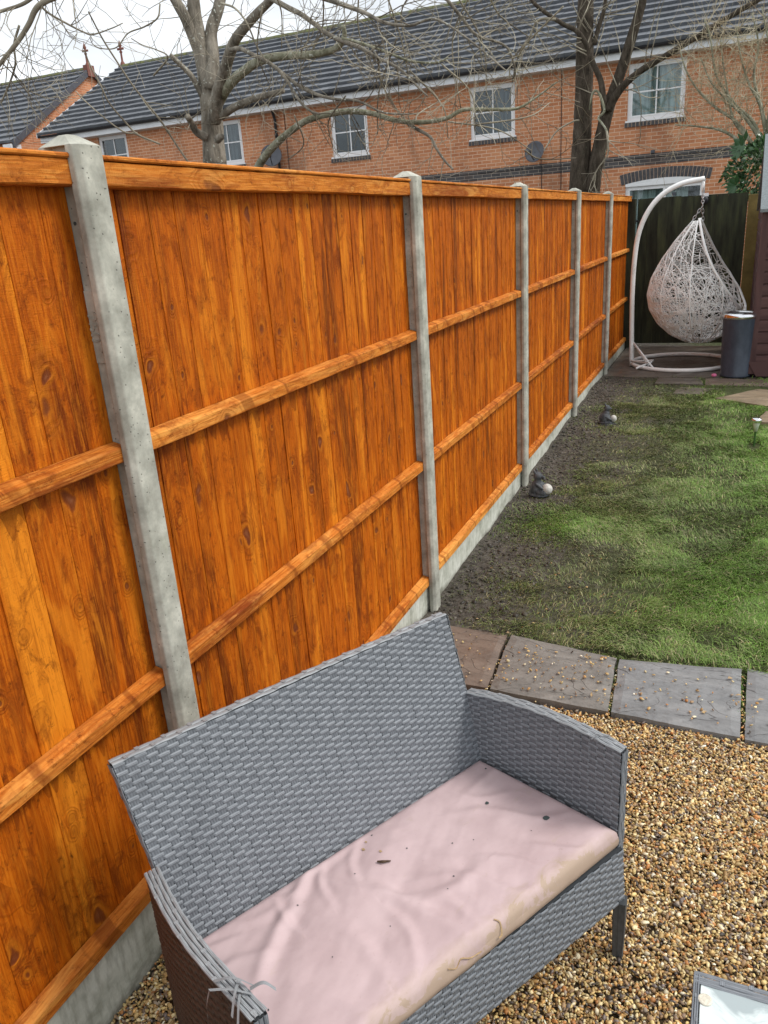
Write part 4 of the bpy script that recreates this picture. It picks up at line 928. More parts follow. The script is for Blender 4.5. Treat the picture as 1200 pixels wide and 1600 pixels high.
# chain: links from the pole's end to the pod
ch = MB(); apex = egp(np.array(0.), np.array(1.0)); hook = np.array([A0[0]-.01, A0[1], A0[2]-.03])
def links(p, q_, n):
    for i in range(n):
        c = p+(q_-p)*(i+.5)/n; d = (q_-p)/np.linalg.norm(q_-p); s_ = np.cross(d, (0, 1, 0) if i % 2 else (1, 0, 0)); s_ /= np.linalg.norm(s_); L_ = np.linalg.norm(q_-p)/n*.68
        a_ = np.linspace(0, 2*PI, 13); ch.tube([c+d*L_*cos(w_)+s_*.013*sin(w_) for w_ in a_], .0045, 5, cap=False)
mid_ = hook+(apex+np.array((0, 0, .03))-hook)*.72
links(hook, mid_, 9); links(mid_, egp(np.array(PI), np.array(.97)), 5); links(mid_, egp(OA+half_open(np.array(.95)), np.array(.95)), 5)
ch.build('chain', M['chain'], eg, True)
q = MB(); q.tube([hook+(0, 0, .01), hook-(0, 0, .10)], .016, 10); q.build('spring', M['wsteel'], eg, True)

# ------------------------------------------------------------------ bin
bx, by = 1.335, 9.03
bn = thing('pedal_bin', 'dark blue grey round bin with a chrome rim between egg chair and shed', 'bin', (bx, by, .14))
q = MB(); q.lathe([(.0001, .14), (.150, .14), (.153, .155), (.147, .17), (.164, .735), (.164, .745), (.155, .745)], (bx, by, 0), 40); q.build('body', M['bin'], bn, True)
q = MB(); q.lathe([(.163, .740), (.172, .745), (.174, .765), (.170, .785), (.150, .80), (.13, .785)], (bx, by, 0), 40); q.build('rim', M['chrome'], bn, True)
q = MB(); q.lathe([(.135, .786), (.10, .78), (.0001, .77)], (bx, by, 0), 30); q.build('lid', M['black'], bn, True)
q = MB(); p = atZ(1115, 592, .14); ell(q, (p[0], p[1]+.1, .16), (.03, .02, .02), 10); o = q.build('toy_scrap', M['pink'], loc=(p[0], p[1]+.1, .14)); remesh(o, .006); tag(o, 'small pink plastic scrap on the paving beside the bin', 'scrap')

# ------------------------------------------------------------------ gate, post, shed
gt = thing('garden_gate', 'tall weathered black boarded gate behind the egg chair', 'gate', (.66, 11.15, .13), None)
q = MB(); x = .035
while x < 1.325:
    x2 = min(x+random.uniform(.125, .15), 1.325); q.box((x, 11.14+random.uniform(0, .006), .17), (x2-.0015, 11.165, 2.0-.02*(x/1.3)+random.uniform(-.004, .004)), along=2); x = x2
q.build('boards', M['gate'], gt); q = MB(); q.box((.036, 11.1665, .18), (1.324, 11.1675, 1.96), along=2); q.build('back_board', M['gate'], gt)
for z in (.45, 1.10, 1.75): q = MB(); q.box((.05, 11.168, z), (1.32, 11.21, z+.09), along=0); q.build('ledge', M['gate'], gt)
for z in (.62, 1.22, 1.72):
    q = MB(); q.box((.0, 11.112, z), (.055, 11.138, z+.022)); q.tube([(.02, 11.11, z-.02), (.02, 11.11, z+.04)], .009, 8); bevel(q.build('hinge', M['black'], gt), .002)
gp = MB(); gp.box((1.330, 11.12, .1), (1.50, 11.21, 1.955)); o = gp.build('gate_post', M['olive'], loc=(1.39, 11.16, .1)); bevel(o, .005); tag(o, 'olive brown timber gate post between the black gate and the shed', 'post')
hp = MB(); hp.box((-.075, 11.01, .1), (.02, 11.135, 2.0), along=2); o = hp.build('gate_post', M['gate'], loc=(-.03, 11.07, .1)); bevel(o, .004); tag(o, 'dark timber post at the end of the orange fence carrying the gate hinges', 'post')
gl_ = thing('security_light', 'small black round lamp with white bracket above the black gate', 'lamp', tuple(atY(1101, 312, 11.13)))
c = atY(1101, 313, 11.08); q = MB(); q.lathe([(.0001, 0), (.03, 0), (.043, .01), (.045, .06), (.0001, .062)], c+np.array((0, .04, 0)), 20, (0, -1, 0)); q.build('lamp_head', M['black'], gl_, True)
q = MB(); q.box(c+np.array((-.03, .01, .045)), c+np.array((.04, .06, .085))); q.build('bracket', M['upvc'], gl_)
# shed
sx0, sy0, sy1 = 1.475, 8.97, 10.95; sx1 = 3.6; sh = thing('garden_shed', 'dark brown shiplap shed with pale felt roof at the right edge', 'shed', ((sx0+sx1)/2, (sy0+sy1)/2, .13))
q = MB(); z = .30; k = 0
def lap(q, x0, y0, x1, y1, nx, ny, z0_, z1_):
    z = z0_
    while z < z1_:
        za = min(z+.118, z1_); V = []
        for (X_, Y_) in ((x0, y0), (x1, y1)):
            for (o_, zz) in ((.022, z), (.020, za-.026), (.006, za-.014), (.003, za)): V.append((X_+nx*o_, Y_+ny*o_, zz))
        rr = random.random(); W = [(v_[2], v_[0]+v_[1], rr*37) for v_ in V]
        f_ = [(j, 4+j, 5+j, j+1) for j in range(3)]+[(0, 4, 4, 0)][:0]
        q.add(V, f_, W); q.add([(x0, y0, z), (x0+nx*.016, y0+ny*.016, z), (x1+nx*.016, y1+ny*.016, z), (x1, y1, z)], [(0, 1, 2, 3)]); z = za
lap(q, sx0+.04, sy0, sx1, sy0, 0, -1, .26, 1.80); q.build('front_wall', M['shed'], sh)
q = MB(); lap(q, sx0, sy0+.04, sx0, sy1, -1, 0, .26, 1.80); q.build('side_wall', M['shed'], sh)
q = MB(); q.box((sx0-.022, sy0-.022, .17), (sx0+.045, sy0+.045, 1.80), along=2); bevel(q.build('corner_post', M['shed'], sh), .003)
q = MB(); q.add([(sx0-.03, sy0-.03, .30), (sx1, sy0-.03, .30), (sx1, sy0-.035, .15), (sx0+.06, sy0-.035, .15), (sx0-.03, sy0+.0, .30), (sx1, sy0+.0, .30), (sx1, sy0, .15), (sx0+.06, sy0, .15)], [(0, 1, 2, 3)[::-1], (4, 5, 6, 7), (0, 1, 5, 4), (3, 2, 6, 7), (0, 3, 7, 4), (1, 2, 6, 5)]); q.build('skirt_board', M['shed'], sh)
q = MB(); q.box((sx0+.02, sy0+.02, .13), (sx1, sy1-.02, 1.80)); q.build('core', M['room'], sh)
q = MB(); ym = (sy0+sy1)/2; e0, e1 = 1.76, 2.50
for (ya_, za_, yb_, zb_) in ((sy0-.07, e0, ym, e1), (ym, e1, sy1+.07, e0)):
    V = [(sx0-.045, ya_, za_), (sx1, ya_, za_), (sx1, yb_, zb_), (sx0-.045, yb_, zb_)]; V += [(a_, b_, c_+.03) for a_, b_, c_ in V]
    q.add(V, [(3, 2, 1, 0), (4, 5, 6, 7), (0, 1, 5, 4), (1, 2, 6, 5), (2, 3, 7, 6), (3, 0, 4, 7)])
q.build('roof', M['felt'], sh)
q = MB(); q.add([(sx0, sy0, 1.8), (sx0, sy1, 1.8), (sx0, ym, e1-.01)], [(0, 1, 2)], [(0, 0, 3)]*3); q.build('gable', M['shed'], sh)

# ------------------------------------------------------------------ houses
HY = 19.5; EZ = 4.98; RY, RZ = 23.3, 7.42; HX0, HX1 = -17.75, 9.0
hs_ = thing('terraced_house', 'long red brick terrace with dark tiled roof and white windows beyond the fence', 'house', ((HX0+HX1)/2, 21.5, 0))
wins = [  # x0,x1,z0,z1, style
    (-15.93, -14.90, 3.85, 4.88, 'dark'), (-12.05, -11.07, 3.78, 4.84, 'blind'), (-8.42, -7.40, 3.66, 4.76, 'dark'), (-4.75, -3.68, 3.70, 4.80, 'blind'), (-1.19, -.02, 3.72, 4.82, 'curtain'), (-1.17, .50, 1.0, 2.40, 'net'), (-4.6, -3.55, 1.0, 2.3, 'dark'), (-8.3, -7.2, 1.0, 2.3, 'dark')]
xs = sorted({HX0, HX1, *[w_[0] for w_ in wins], *[w_[1] for w_ in wins]}); zs = sorted({-.1, EZ+.1, *[w_[2] for w_ in wins], *[w_[3] for w_ in wins]})
q = MB()
for i in range(len(xs)-1):
    for j in range(len(zs)-1):
        cx_, cz_ = (xs[i]+xs[i+1])/2, (zs[j]+zs[j+1])/2
        if any(a_ < cx_ < b_ and c_ < cz_ < d_ for a_, b_, c_, d_, s_ in wins): continue
        q.add([(xs[i], HY, zs[j]), (xs[i+1], HY, zs[j]), (xs[i+1], HY, zs[j+1]), (xs[i], HY, zs[j+1])], [(0, 1, 2, 3)])
for a_, b_, c_, d_, s_ in wins:
    q.add([(a_, HY, c_), (b_, HY, c_), (b_, HY, d_), (a_, HY, d_), (a_, HY+.3, c_), (b_, HY+.3, c_), (b_, HY+.3, d_), (a_, HY+.3, d_)], [(0, 4, 5, 1), (1, 5, 6, 2), (2, 6, 7, 3), (3, 7, 4, 0)])
q.build('wall', M['brick'], hs_)
q = MB(); q.add([(HX0, HY, -.1), (HX0, 27.1, -.1), (HX0, 27.1, EZ), (HX0, RY, RZ-.1), (HX0, HY, EZ)], [(4, 3, 2, 1, 0)]); q.add([(HX0, 27.1, -.1), (HX1, 27.1, -.1), (HX1, 27.1, EZ), (HX0, 27.1, EZ)], [(3, 2, 1, 0)]); q.add([(HX1, HY, -.1), (HX1, 27.1, -.1), (HX1, 27.1, EZ), (HX1, RY, RZ-.1), (HX1, HY, EZ)], [(0, 1, 2, 3, 4)]); q.build('gable_wall', M['brick_side'], hs_)
def roof(par, x0, x1, ye, ze, yr, zr, nrow, yback, mat='tile', tw=.30):
    q = MB(); dy, dz = (yr-ye), (zr-ze); L_ = math.hypot(dy, dz); ny_, nz_ = -dz/L_, dy/L_; rl = L_/nrow
    for k in range(nrow):
        s0, s1 = k*rl, (k+1)*rl+.03; h0, h1 = .075, .004
        x = x0
        offx = (k % 2)*tw/2
        xsr = [x0]+[v_ for v_ in np.arange(x0+offx+.001, x1, tw) if v_ > x0+.05]+[x1]
        for i in range(len(xsr)-1):
            xa, xb_ = xsr[i]+.002, xsr[i+1]-.002; jj = random.uniform(-.003, .004)
            def pt(s_, h): return (ye+dy*s_/L_+ny_*(h+jj), ze+dz*s_/L_+nz_*(h+jj))
            ya_, za_ = pt(s0, h0); yb_, zb_ = pt(min(s1, L_), h1); yc_, zc_ = pt(s0, 0.0)
            r_ = random.random()
            q.add([(xa, ya_, za_), (xb_, ya_, za_), (xb_, yb_, zb_), (xa, yb_, zb_), (xa, yc_, zc_), (xb_, yc_, zc_)], [(0, 1, 2, 3), (4, 5, 1, 0)], [(r_*9, r_*5, k)]*6)
    # underlay
    q.add([(x0, ye, ze-.004), (x1, ye, ze-.004), (x1, yr, zr-.004), (x0, yr, zr-.004), (x0, yback, ze), (x1, yback, ze)], [(0, 1, 2, 3), (3, 2, 5, 4)], [(.5, .5, .5)]*6)
    r_ = q.build('roof', M[mat], par)
    q = MB(); n_ = int((x1-x0)/.45)
    for i in range(n_):
        xa = x0+(x1-x0)*i/n_; xb_ = x0+(x1-x0)*(i+1)/n_-.01
        P_ = np.array([[(X_, yr+.12*cos(a_), zr-.03+.10*sin(a_)+(.004 if i % 2 else 0)) for a_ in np.linspace(0, PI, 7)] for X_ in (xa, xb_)]); q.add(P_.reshape(-1, 3), [(j, j+1, 8+j, 7+j) for j in range(6)])
    q.build('ridge', M['ridge'], r_, True); return r_
rf = roof(hs_, HX0-.06, HX1+.1, 19.12, 5.08, RY, RZ, 14, 27.5)
q = MB(); q.box((HX0-.05, 19.20, 4.885), (HX1, 19.225, 5.055)); q.box((HX0-.05, 19.225, 4.885), (HX1, 19.497, 4.897)); q.build('fascia', M['fascia'], hs_)
q = MB(); n_ = 2; P_ = np.array([[(X_, 19.145+.055*cos(a_), 5.065-.055*sin(a_)) for a_ in np.linspace(0, PI, 9)] for X_ in (HX0-.05, HX1)]); q.add(P_.reshape(-1, 3), [(j, j+1, 10+j, 9+j) for j in range(8)]); q.build('gutter', M['black'], hs_, True)
q = MB(); q.add([(HX0-.06, 19.12, 5.02), (HX0-.06, RY, RZ-.06), (HX0-.06, RY, RZ+.04), (HX0-.06, 19.12, 5.12), (HX0-.10, 19.12, 5.02), (HX0-.10, RY, RZ-.06), (HX0-.10, RY, RZ+.04), (HX0-.10, 19.12, 5.12)], [(0, 1, 2, 3), (7, 6, 5, 4), (3, 2, 6, 7), (0, 3, 7, 4), (1, 0, 4, 5)]); q.build('verge', M['fascia'], hs_)
q = MB(); q.box((HX0, HY-.003, 2.80), (HX1, HY+.02, 2.955)); q.box((HX0, HY-.022, 2.957), (HX1, HY+.02, 3.03)); q.build('brick_band', M['band'], hs_)
def window(a_, b_, c_, d_, s_):
    wn = MB(); f = .062; yf = HY+.045; 
    def bar(x0, z0_, x1, z1_, dpt=.05, yy=yf): wn.box((x0, yy, z0_), (x1, yy+dpt, z1_))
    bar(a_, c_, b_, c_+f); bar(a_, d_-f, b_, d_); bar(a_, c_+f, a_+f, d_-f); bar(b_-f, c_+f, b_, d_-f)
    # opening sash, slightly proud
    g2 = .035; bar(a_+f, c_+f, b_-f, c_+f+g2, .045, yf-.012+.004); bar(a_+f, d_-f-g2, b_-f, d_-f, .045, yf-.008); bar(a_+f, c_+f+g2, a_+f+g2, d_-f-g2, .045, yf-.008); bar(b_-f-g2, c_+f+g2, b_-f, d_-f-g2, .045, yf-.008)
    xm, zm = (a_+b_)/2, (c_+d_)/2
    if s_ != 'net': bar(xm-.014, c_+f+g2, xm+.014, zm-.014, .012, yf+.012); bar(xm-.014, zm+.014, xm+.014, d_-f-g2, .012, yf+.012); bar(a_+f+g2, zm-.014, b_-f-g2, zm+.014, .012, yf+.010)
    else: bar(xm-.03, c_+f+g2, xm+.03, d_-f-g2, .05, yf-.006)
    w_ = wn.build('window', M['upvc'], hs_)
    q = MB(); q.box((a_+f, yf+.03, c_+f), (b_-f, yf+.034, d_-f)); q.build('pane', M['glass'], w_)
    q = MB(); q.add([(a_, HY+.3, c_), (b_, HY+.3, c_), (b_, HY+.3, d_), (a_, HY+.3, d_)], [(0, 1, 2, 3)]); q.build('interior', M['room'], w_)
    if s_ in ('curtain', 'blind', 'net'):
        q = MB(); n_ = 90; X_ = np.linspace(a_+.03, b_-.03, n_) if s_ == 'curtain' else (np.linspace(xm-.1, b_-.05, n_) if (s_ == 'blind' and a_ > -6) else np.linspace(a_+.03, b_-.35 if s_ == 'net' else b_-.03, n_))
        yy = HY+.19+.018*np.sin(X_*52+np.sin(X_*9)*2); q.grid(np.array([np.stack([X_, yy, np.full(n_, z_)], 1) for z_ in (c_+.02, d_-.02)])[::-1]); q.build('curtain', M['curtain' if s_ != 'blind' else 'blind'], w_, True)
    # sill
    q = MB(); q.box((a_-.03, HY-.035, c_-.035), (b_+.03, HY+.044, c_-.001)); q.build('sill', M['upvc'], w_)
    if c_ > 3:
        q = MB(); q.box((a_-.05, HY-.028, c_-.125), (b_+.05, HY+.01, c_-.038)); n_ = int((b_-a_+.1)/.075)
        for i in range(n_): X_ = a_-.05+(b_-a_+.1)*(i+.5)/n_; q.box((X_-.031, HY-.040, c_-.128), (X_+.031, HY-.027, c_-.042), mi=1)
        q.build('brick_sill', [M['mortar'], M['voussoir']], w_)
    else:
        q = MB(); R_ = 4.4*(b_-a_)/1.67; hw = (b_-a_)/2+.09; zc_ = d_+.0-math.sqrt(R_*R_-hw*hw)+.02; am_ = math.asin(hw/R_); n_ = int(2*am_*R_/.075)
        for i in range(n_):
            t0, t1 = -am_+2*am_*(i+.08)/n_, -am_+2*am_*(i+.92)/n_; V = []
            for yy in (HY-.012, HY+.0): V += [(xm+R_*sin(t0), yy, zc_+R_*cos(t0)), (xm+R_*sin(t1), yy, zc_+R_*cos(t1)), (xm+(R_+.215)*sin(t1), yy, zc_+(R_+.215)*cos(t1)), (xm+(R_+.215)*sin(t0), yy, zc_+(R_+.215)*cos(t0))]
            q.add(V, [(0, 1, 2, 3), (0, 4, 5, 1), (1, 5, 6, 2), (2, 6, 7, 3), (3, 7, 4, 0)], mi=1)
        tt = np.linspace(-am_, am_, 20); q.grid(np.array([[(xm+r_*sin(t_), HY-.004, zc_+r_*cos(t_)) for t_ in tt] for r_ in (R_-.004, R_+.219)])); 
        q.build('arch', [M['mortar'], M['voussoir']], w_)
        # white head infill between frame and arch
        tt = np.linspace(-am_*.9, am_*.9, 20); q = MB(); q.grid(np.array([[(xm+R_*sin(t_), HY+.0+.02*k_-.010, (zc_+R_*cos(t_)) if k_ < 2 else d_-.01) for t_ in tt] for k_ in (0, 1)]+[[(xm+R_*sin(t_), HY-.008, d_-.02) for t_ in tt]])[[0, 2]]); q.build('window_head', M['upvc'], w_)
for w_ in wins: window(*w_)
q = MB(); q.tube([(-9.98, HY-.06, -.1), (-9.98, HY-.06, 4.7), (-9.98, HY-.18, 4.95), (-9.98, HY-.34, 5.03)], .036, 10); q.tube([(-9.98, HY-.06, 4.30), (-9.98, HY-.06, 4.36)], .048, 10); q.build('downpipe', M['black'], hs_, True)
for x_ in (-9.72, -1.98, -2.62, -2.65+.0-.42): 
    q = MB(); q.tube([(x_, HY-.012, 1.0), (x_+.01, HY-.012, 2.79), (x_, HY-.03, 2.99), (x_, HY-.012, 3.1), (x_, HY-.012, 4.9 if x_ != -3.07 else 3.2)], .008, 5); q.build('cable', M['black'], hs_, True)
for (px, py, s_) in ((1020, 237, .05), (942, 239, .05), (1053, 303, .05)):
    p = atY(px, py, HY-.03); q = MB(); q.box(p-np.array((s_*.8, .03, s_*.7)), p+np.array((s_*.8, .028, s_*.7))); bevel(q.build('wall_lamp', M['lead'], hs_), .01)
def finial(par, x, y, z):
    q = MB(); q.lathe([(.09, 0), (.07, .06), (.035, .12), (.03, .34), (.055, .38), (.03, .42), (.028, .5), (.06, .56), (.05, .60), (.012, .70), (.0001, .74)], (x, y, z), 10)
    q.box((x-.12, y-.025, z+.44), (x+.12, y+.025, z+.50)); q.build('finial', M['terracotta'], par, True)
finial(hs_, HX0+.05, RY, RZ+.04)
# second house, gable end towards the row
h2 = thing('brick_house', 'house at the far left with a red brick gable end and mossy ridge', 'house', (-26, 24.2, 0))
gx = -20.0; ay, az = 24.23, 7.77; fy, fz_ = 20.2, 5.2; by_ = 28.3
q = MB(); q.add([(gx, fy+.3, -.1), (gx, by_-.3, -.1), (gx, by_-.3, 5.35), (gx, ay, az-.06), (gx, fy+.3, 5.35)], [(0, 1, 2, 3, 4)]); q.build('gable_wall', M['brick_side'], h2)
q = MB(); q.add([(-34, fy+.3, -.1), (gx, fy+.3, -.1), (gx, fy+.3, 5.3), (-34, fy+.3, 5.3)], [(0, 1, 2, 3)]); q.build('wall', M['brick'], h2)
roof(h2, -34, gx+.05, fy, fz_, ay, az, 13, by_)
q = MB()
for (ya_, za_, yb_, zb_) in ((fy-.02, fz_-.01, ay, az), (ay, az, by_, fz_-.01)):
    V = [(gx+.05, ya_, za_-.16), (gx+.05, yb_, zb_-.16), (gx+.05, yb_, zb_+.05), (gx+.05, ya_, za_+.05)]; V += [(a_+.06, b_, c_) for a_, b_, c_ in V]; q.add(V, [(3, 2, 1, 0), (4, 5, 6, 7), (3, 2, 6, 7), (0, 4, 5, 1), (0, 3, 7, 4)])
q.build('verge', M['lead'], h2)
q = MB(); q.box((gx-.05, ay-.17, az-.25), (gx+.14, ay+.17, az+.10)); q.build('ridge_end', M['terracotta'], h2); finial(h2, gx+.02, ay, az+.08)
q = MB(); q.box((gx-.3, fy-.1, 4.95), (gx+.04, fy+.32, 5.15)); q.build('eaves_box', M['fascia'], h2)
# satellite dishes
def dish(p, n, r_, label, arm_):
    t = thing('satellite_dish', label, 'satellite dish', tuple(p), None); n = np.array(n, float); n /= np.linalg.norm(n)
    q = MB(); q.lathe([(.0001, -.05), (r_*.5, -.035), (r_*.85, -.008), (r_, .01), (r_*.99, .0), (r_*.84, -.022), (r_*.5, -.05), (.0001, -.065)], p, 28, n); q.build('reflector', M['dish'], t, True)
    q = MB(); lo = np.array(p)-np.array((0, 0, r_*.8)); tip = np.array(p)+n*r_*1.1-np.array((0, 0, r_*.35)); q.tube([lo, (lo+tip)/2-np.array((0, 0, .02)), tip], .012, 6); q.tube([tip-n*.04, tip+n*.03], .03, 8); q.tube([np.array(p)-n*.05, np.array(p)+np.array(arm_)], .018, 6); q.build('feed_arm', M['black'], t, True)
dish(atY(835, 237, 19.2), (-.2, -1, .25), .23, 'dark round satellite dish on the brick wall near the middle windows', (0, .3, -.1))
dish(atY(424, 243, 19.15), (.45, -1, .2), .27, 'satellite dish on the wall beside the black downpipe', (-.1, .35, -.05))
dish(np.array((-19.75, 22.2, 5.28)), (.8, -1, .25), .36, 'satellite dish low on the far left gable', (-.25, .1, -.05))
# ------------------------------------------------------------------ trees
RSC = .80
def limb(mb, pix, Ys, rp, n=5, seg=9):
    """pix polyline at distances Ys with pixel radii rp -> tube; returns centres and radii"""
    k = len(pix); Ys = np.interp(np.linspace(0, 1, k), np.linspace(0, 1, len(Ys)), Ys)
    P_ = np.array([atY(x, y, Y_) for (x, y), Y_ in zip(pix, Ys)]); rp = np.interp(np.linspace(0, 1, k), np.linspace(0, 1, len(rp)), rp)
    R_ = np.array([r_*RSC*depth(p)/FL for r_, p in zip(rp, P_)]); C_ = catmull(P_, n); rr = np.interp(np.linspace(0, k-1, len(C_)), np.arange(k), R_)
    rr = rr*(1+.10*(vnoise(np.arange(len(C_))*.9, np.full(len(C_), rr[0]*50), 3)-.5)); mb.tube(C_, rr, seg); return C_, rr
class Twigs:
    def __init__(s, seed): s.r = np.random.default_rng(seed); s.mb = MB(); s.n = 0
    def grow(s, p, d, L, rad, lev, droop, curl, step=.05):
        d = d/np.linalg.norm(d); n = max(4, int(L/step)); pts = [p.copy()]; q = p.copy(); bend = s.r.normal(0, 1, 3); kids = []
        for i in range(n):
            t = i/n; g_ = -droop*(1-t)+curl*t
            d = d+np.array((0, 0, g_))*step*1.6+bend*step*.35+s.r.normal(0, .12, 3); d /= np.linalg.norm(d); q = q+d*step; pts.append(q.copy())
            if lev > 0 and t > .1 and s.r.random() < (.42 if lev > 1 else .30): kids.append((q.copy(), d.copy(), t))
        s.mb.tube(pts, np.linspace(rad, max(rad*.35, .0014), len(pts)), 5 if rad > .006 else 3, cap=False); s.n += 1
        for kq, kd, t in kids:
            a_ = s.r.normal(0, 1, 3); a_ -= kd*(a_@kd); a_ /= np.linalg.norm(a_)
            s.grow(kq, kd*.75+a_*.75, L*(1-t*.5)*s.r.uniform(.28, .6), max(rad*.5, .0016), lev-1, droop*.7, curl, step*.85)
    def along(s, C_, rr, num, L, rad, lev=2, droop=.5, curl=.9, bias=(0, 0, 0), t0=.1, step=.05):
        for _ in range(num):
            i = int(len(C_)*s.r.uniform(t0, .98)); i = min(i, len(C_)-2); T_ = C_[i+1]-C_[i]; T_ /= np.linalg.norm(T_)+1e-9
            a_ = s.r.normal(0, 1, 3)+np.array(bias); a_ -= T_*(a_@T_)*.8; a_ /= np.linalg.norm(a_)
            s.grow(C_[i], a_+T_*.5, L*s.r.uniform(.5, 1.2), min(rad, rr[i]*.6), lev, droop, curl, step)
t1 = thing('bare_tree', 'bare lichen spotted tree leaning behind the near fence, branches arching right', 'tree', tuple(atY(345, 300, 5.6)*np.array((1, 1, 0))))
tb_ = MB(); base = atY(341, 300, 5.6); foot = np.array((base[0]+.10, base[1], -.1)); lo = atY(336, 256, 5.6)
r0 = 18*depth(lo)/FL; tb_.tube(catmull([foot, (foot+base)/2+np.array((.01, 0, 0)), base, lo], 4), np.linspace(r0*1.25, r0*1.02, 13), 16)
L_ = {}
L_['main'] = limb(tb_, [(336, 258), (333, 215), (330, 170), (325, 130), (318, 95), (312, 65), (305, 30), (302, -5), (300, -60), (290, -160)], [5.6, 5.6, 5.6], [22.5, 21.5, 20, 17, 15, 13, 11, 9], 6, 16)
L_['left'] = limb(tb_, [(318, 100), (303, 60), (288, 25), (268, -10), (240, -60), (215, -140)], [5.6, 5.4], [11, 11, 10, 9, 7], 6, 12)
L_['l2'] = limb(tb_, [(328, 140), (333, 95), (330, 50), (342, 10), (350, -40), (360, -120)], [5.55, 5.8], [12, 12, 12, 10, 8], 6, 12)
L_['r1'] = limb(tb_, [(335, 190), (340, 150), (349, 120), (357, 90), (368, 62), (385, 40), (405, 18), (425, -2), (452, -35)], [5.5, 5.2, 5.0], [13, 12, 10, 8.5, 7], 6, 12)
L_['stubL'] = limb(tb_, [(316, 150), (300, 120), (284, 103), (266, 86)], [5.55, 5.4], [6, 5, 4.5], 5, 8)
L_['stubL2'] = limb(tb_, [(322, 215), (306, 205), (298, 190), (293, 182)], [5.5, 5.3], [9, 6, 6], 5, 8)
L_['r3'] = limb(tb_, [(345, 182), (362, 170), (382, 160), (405, 152), (425, 147), (442, 142)], [5.5, 5.1], [8, 7, 6, 6, 5], 5, 9)
L_['knob'] = limb(tb_, [(340, 218), (343, 215), (346, 214)], [5.45, 5.32], [8, 6], 3, 8)
L_['r4'] = limb(tb_, [(425, -2), (450, 12), (470, 22), (495, 40), (515, 55), (540, 66), (562, 74), (590, 90), (625, 108), (652, 135), (668, 150)], [5.0, 4.8, 4.6], [5, 5, 4.5, 4.5, 4, 3, 2.2, 1.5], 5, 8)
L_['r8'] = limb(tb_, [(360, 78), (375, 76), (392, 84), (420, 98), (446, 118), (470, 136), (496, 148), (525, 155), (560, 158), (600, 176), (650, 178)], [5.05, 4.7], [4.5, 4, 4, 3.6, 3.3, 3, 2.5, 2, 1.4], 5, 8)
L_['r8b'] = limb(tb_, [(430, 104), (447, 124), (458, 142), (470, 160), (486, 174), (500, 178)], [4.9, 4.8], [3.2, 3, 2.6, 2], 5, 7)
L_['r7b'] = limb(tb_, [(632, 190), (652, 202), (672, 214), (682, 232), (694, 250), (708, 265)], [5.0, 5.0], [3.2, 3.2, 2.6, 2.0], 5, 7)
L_['top'] = limb(tb_, [(452, -40), (490, -10), (530, 5), (570, 20), (600, 35), (640, 40), (680, 30), (730, 60), (790, 110)], [5.0, 4.6, 4.4], [6, 5, 4, 3.2, 2.6, 2, 1.5], 5, 8)
L_['top2'] = limb(tb_, [(640, -60), (690, -10), (720, 25), (745, 55), (790, 72), (805, 110), (800, 125)], [4.6, 4.9], [4, 3.2, 2.6, 1.8, 1.2], 5, 7)
tk = tb_.build('trunk', M['bark1'], t1, True)
lb = MB()
L_['r2'] = limb(lb, [(343, 160), (352, 142), (366, 124), (383, 110), (400, 98), (425, 90), (450, 87), (480, 86), (508, 82), (530, 72), (538, 55), (536, 40)], [5.5, 5.0, 4.8], [9, 9.5, 9.5, 8.5, 8, 7.5, 7, 6.5, 6, 5, 4], 6, 12)
L_['r7'] = limb(lb, [(396, 285), (403, 262), (416, 242), (436, 220), (458, 202), (480, 188), (510, 179), (545, 174), (580, 177), (610, 186), (640, 191), (672, 190), (700, 184), (722, 172), (750, 171), (790, 171), (812, 168), (838, 152), (870, 128)], [5.5, 5.0, 5.0, 5.2], [8, 8, 7.4, 6.8, 6.2, 5.8, 5.4, 5, 4.5, 4.2, 4, 3.6, 3.2, 2.8, 2, 1.4], 5, 10)
L_['r5'] = limb(lb, [(535, 60), (560, 66), (600, 80), (640, 95), (680, 98), (700, 90)], [4.8, 4.8], [3, 2.6, 2.2, 1.6], 5, 7)
lb.build('pale_branches', M['lbranch'], tk, True)
tg = Twigs(3)
for k_, num, LL, dr in (('r2', 9, .5, .5), ('r7', 14, .42, .2), ('r4', 15, .55, .6), ('r8', 14, .42, .3), ('r8b', 5, .3, .3), ('top', 13, .6, .9), ('top2', 11, .5, .6), ('r5', 11, .5, .2), ('r1', 6, .45, .2), ('l2', 5, .5, .2), ('left', 8, .6, .6), ('r3', 14, .16, -.3), ('r7b', 3, .3, .6), ('stubL', 3, .4, .2), ('stubL2', 8, .25, .2)):
    C_, rr = L_[k_]; tg.along(C_, rr, num, LL, .0040, 2, dr, 1.1, t0=.25)
# long thin whips crossing the sky on the left, and sprays hanging in from above
def whip(pix, Ys, rp, kids=4, LL=.35):
    C_, rr = limb(tg.mb, pix, Ys, rp, 6, 5); tg.along(C_, rr, kids, LL, .0035, 1, .3, .8, t0=.15)
whip([(138, 18), (160, 60), (182, 95), (205, 130), (228, 160), (252, 190), (275, 225), (300, 262)], [4.6, 4.9, 5.2], [1.5, 2.2], 5, .2)
whip([(132, 78), (140, 100), (158, 135), (170, 160), (195, 190), (215, 210), (250, 225)], [4.7, 5.0], [1.3, 2.0], 4, .25)
whip([(118, 142), (135, 160), (170, 190), (196, 207), (215, 208)], [4.8, 5.0], [1.0, 1.7], 2, .2)
whip([(250, 6), (246, 28), (225, 42), (200, 52), (182, 74), (160, 76), (146, 70), (140, 58)], [5.2, 5.0], [1.7, 1.5, 1.1, .8], 5, .3)
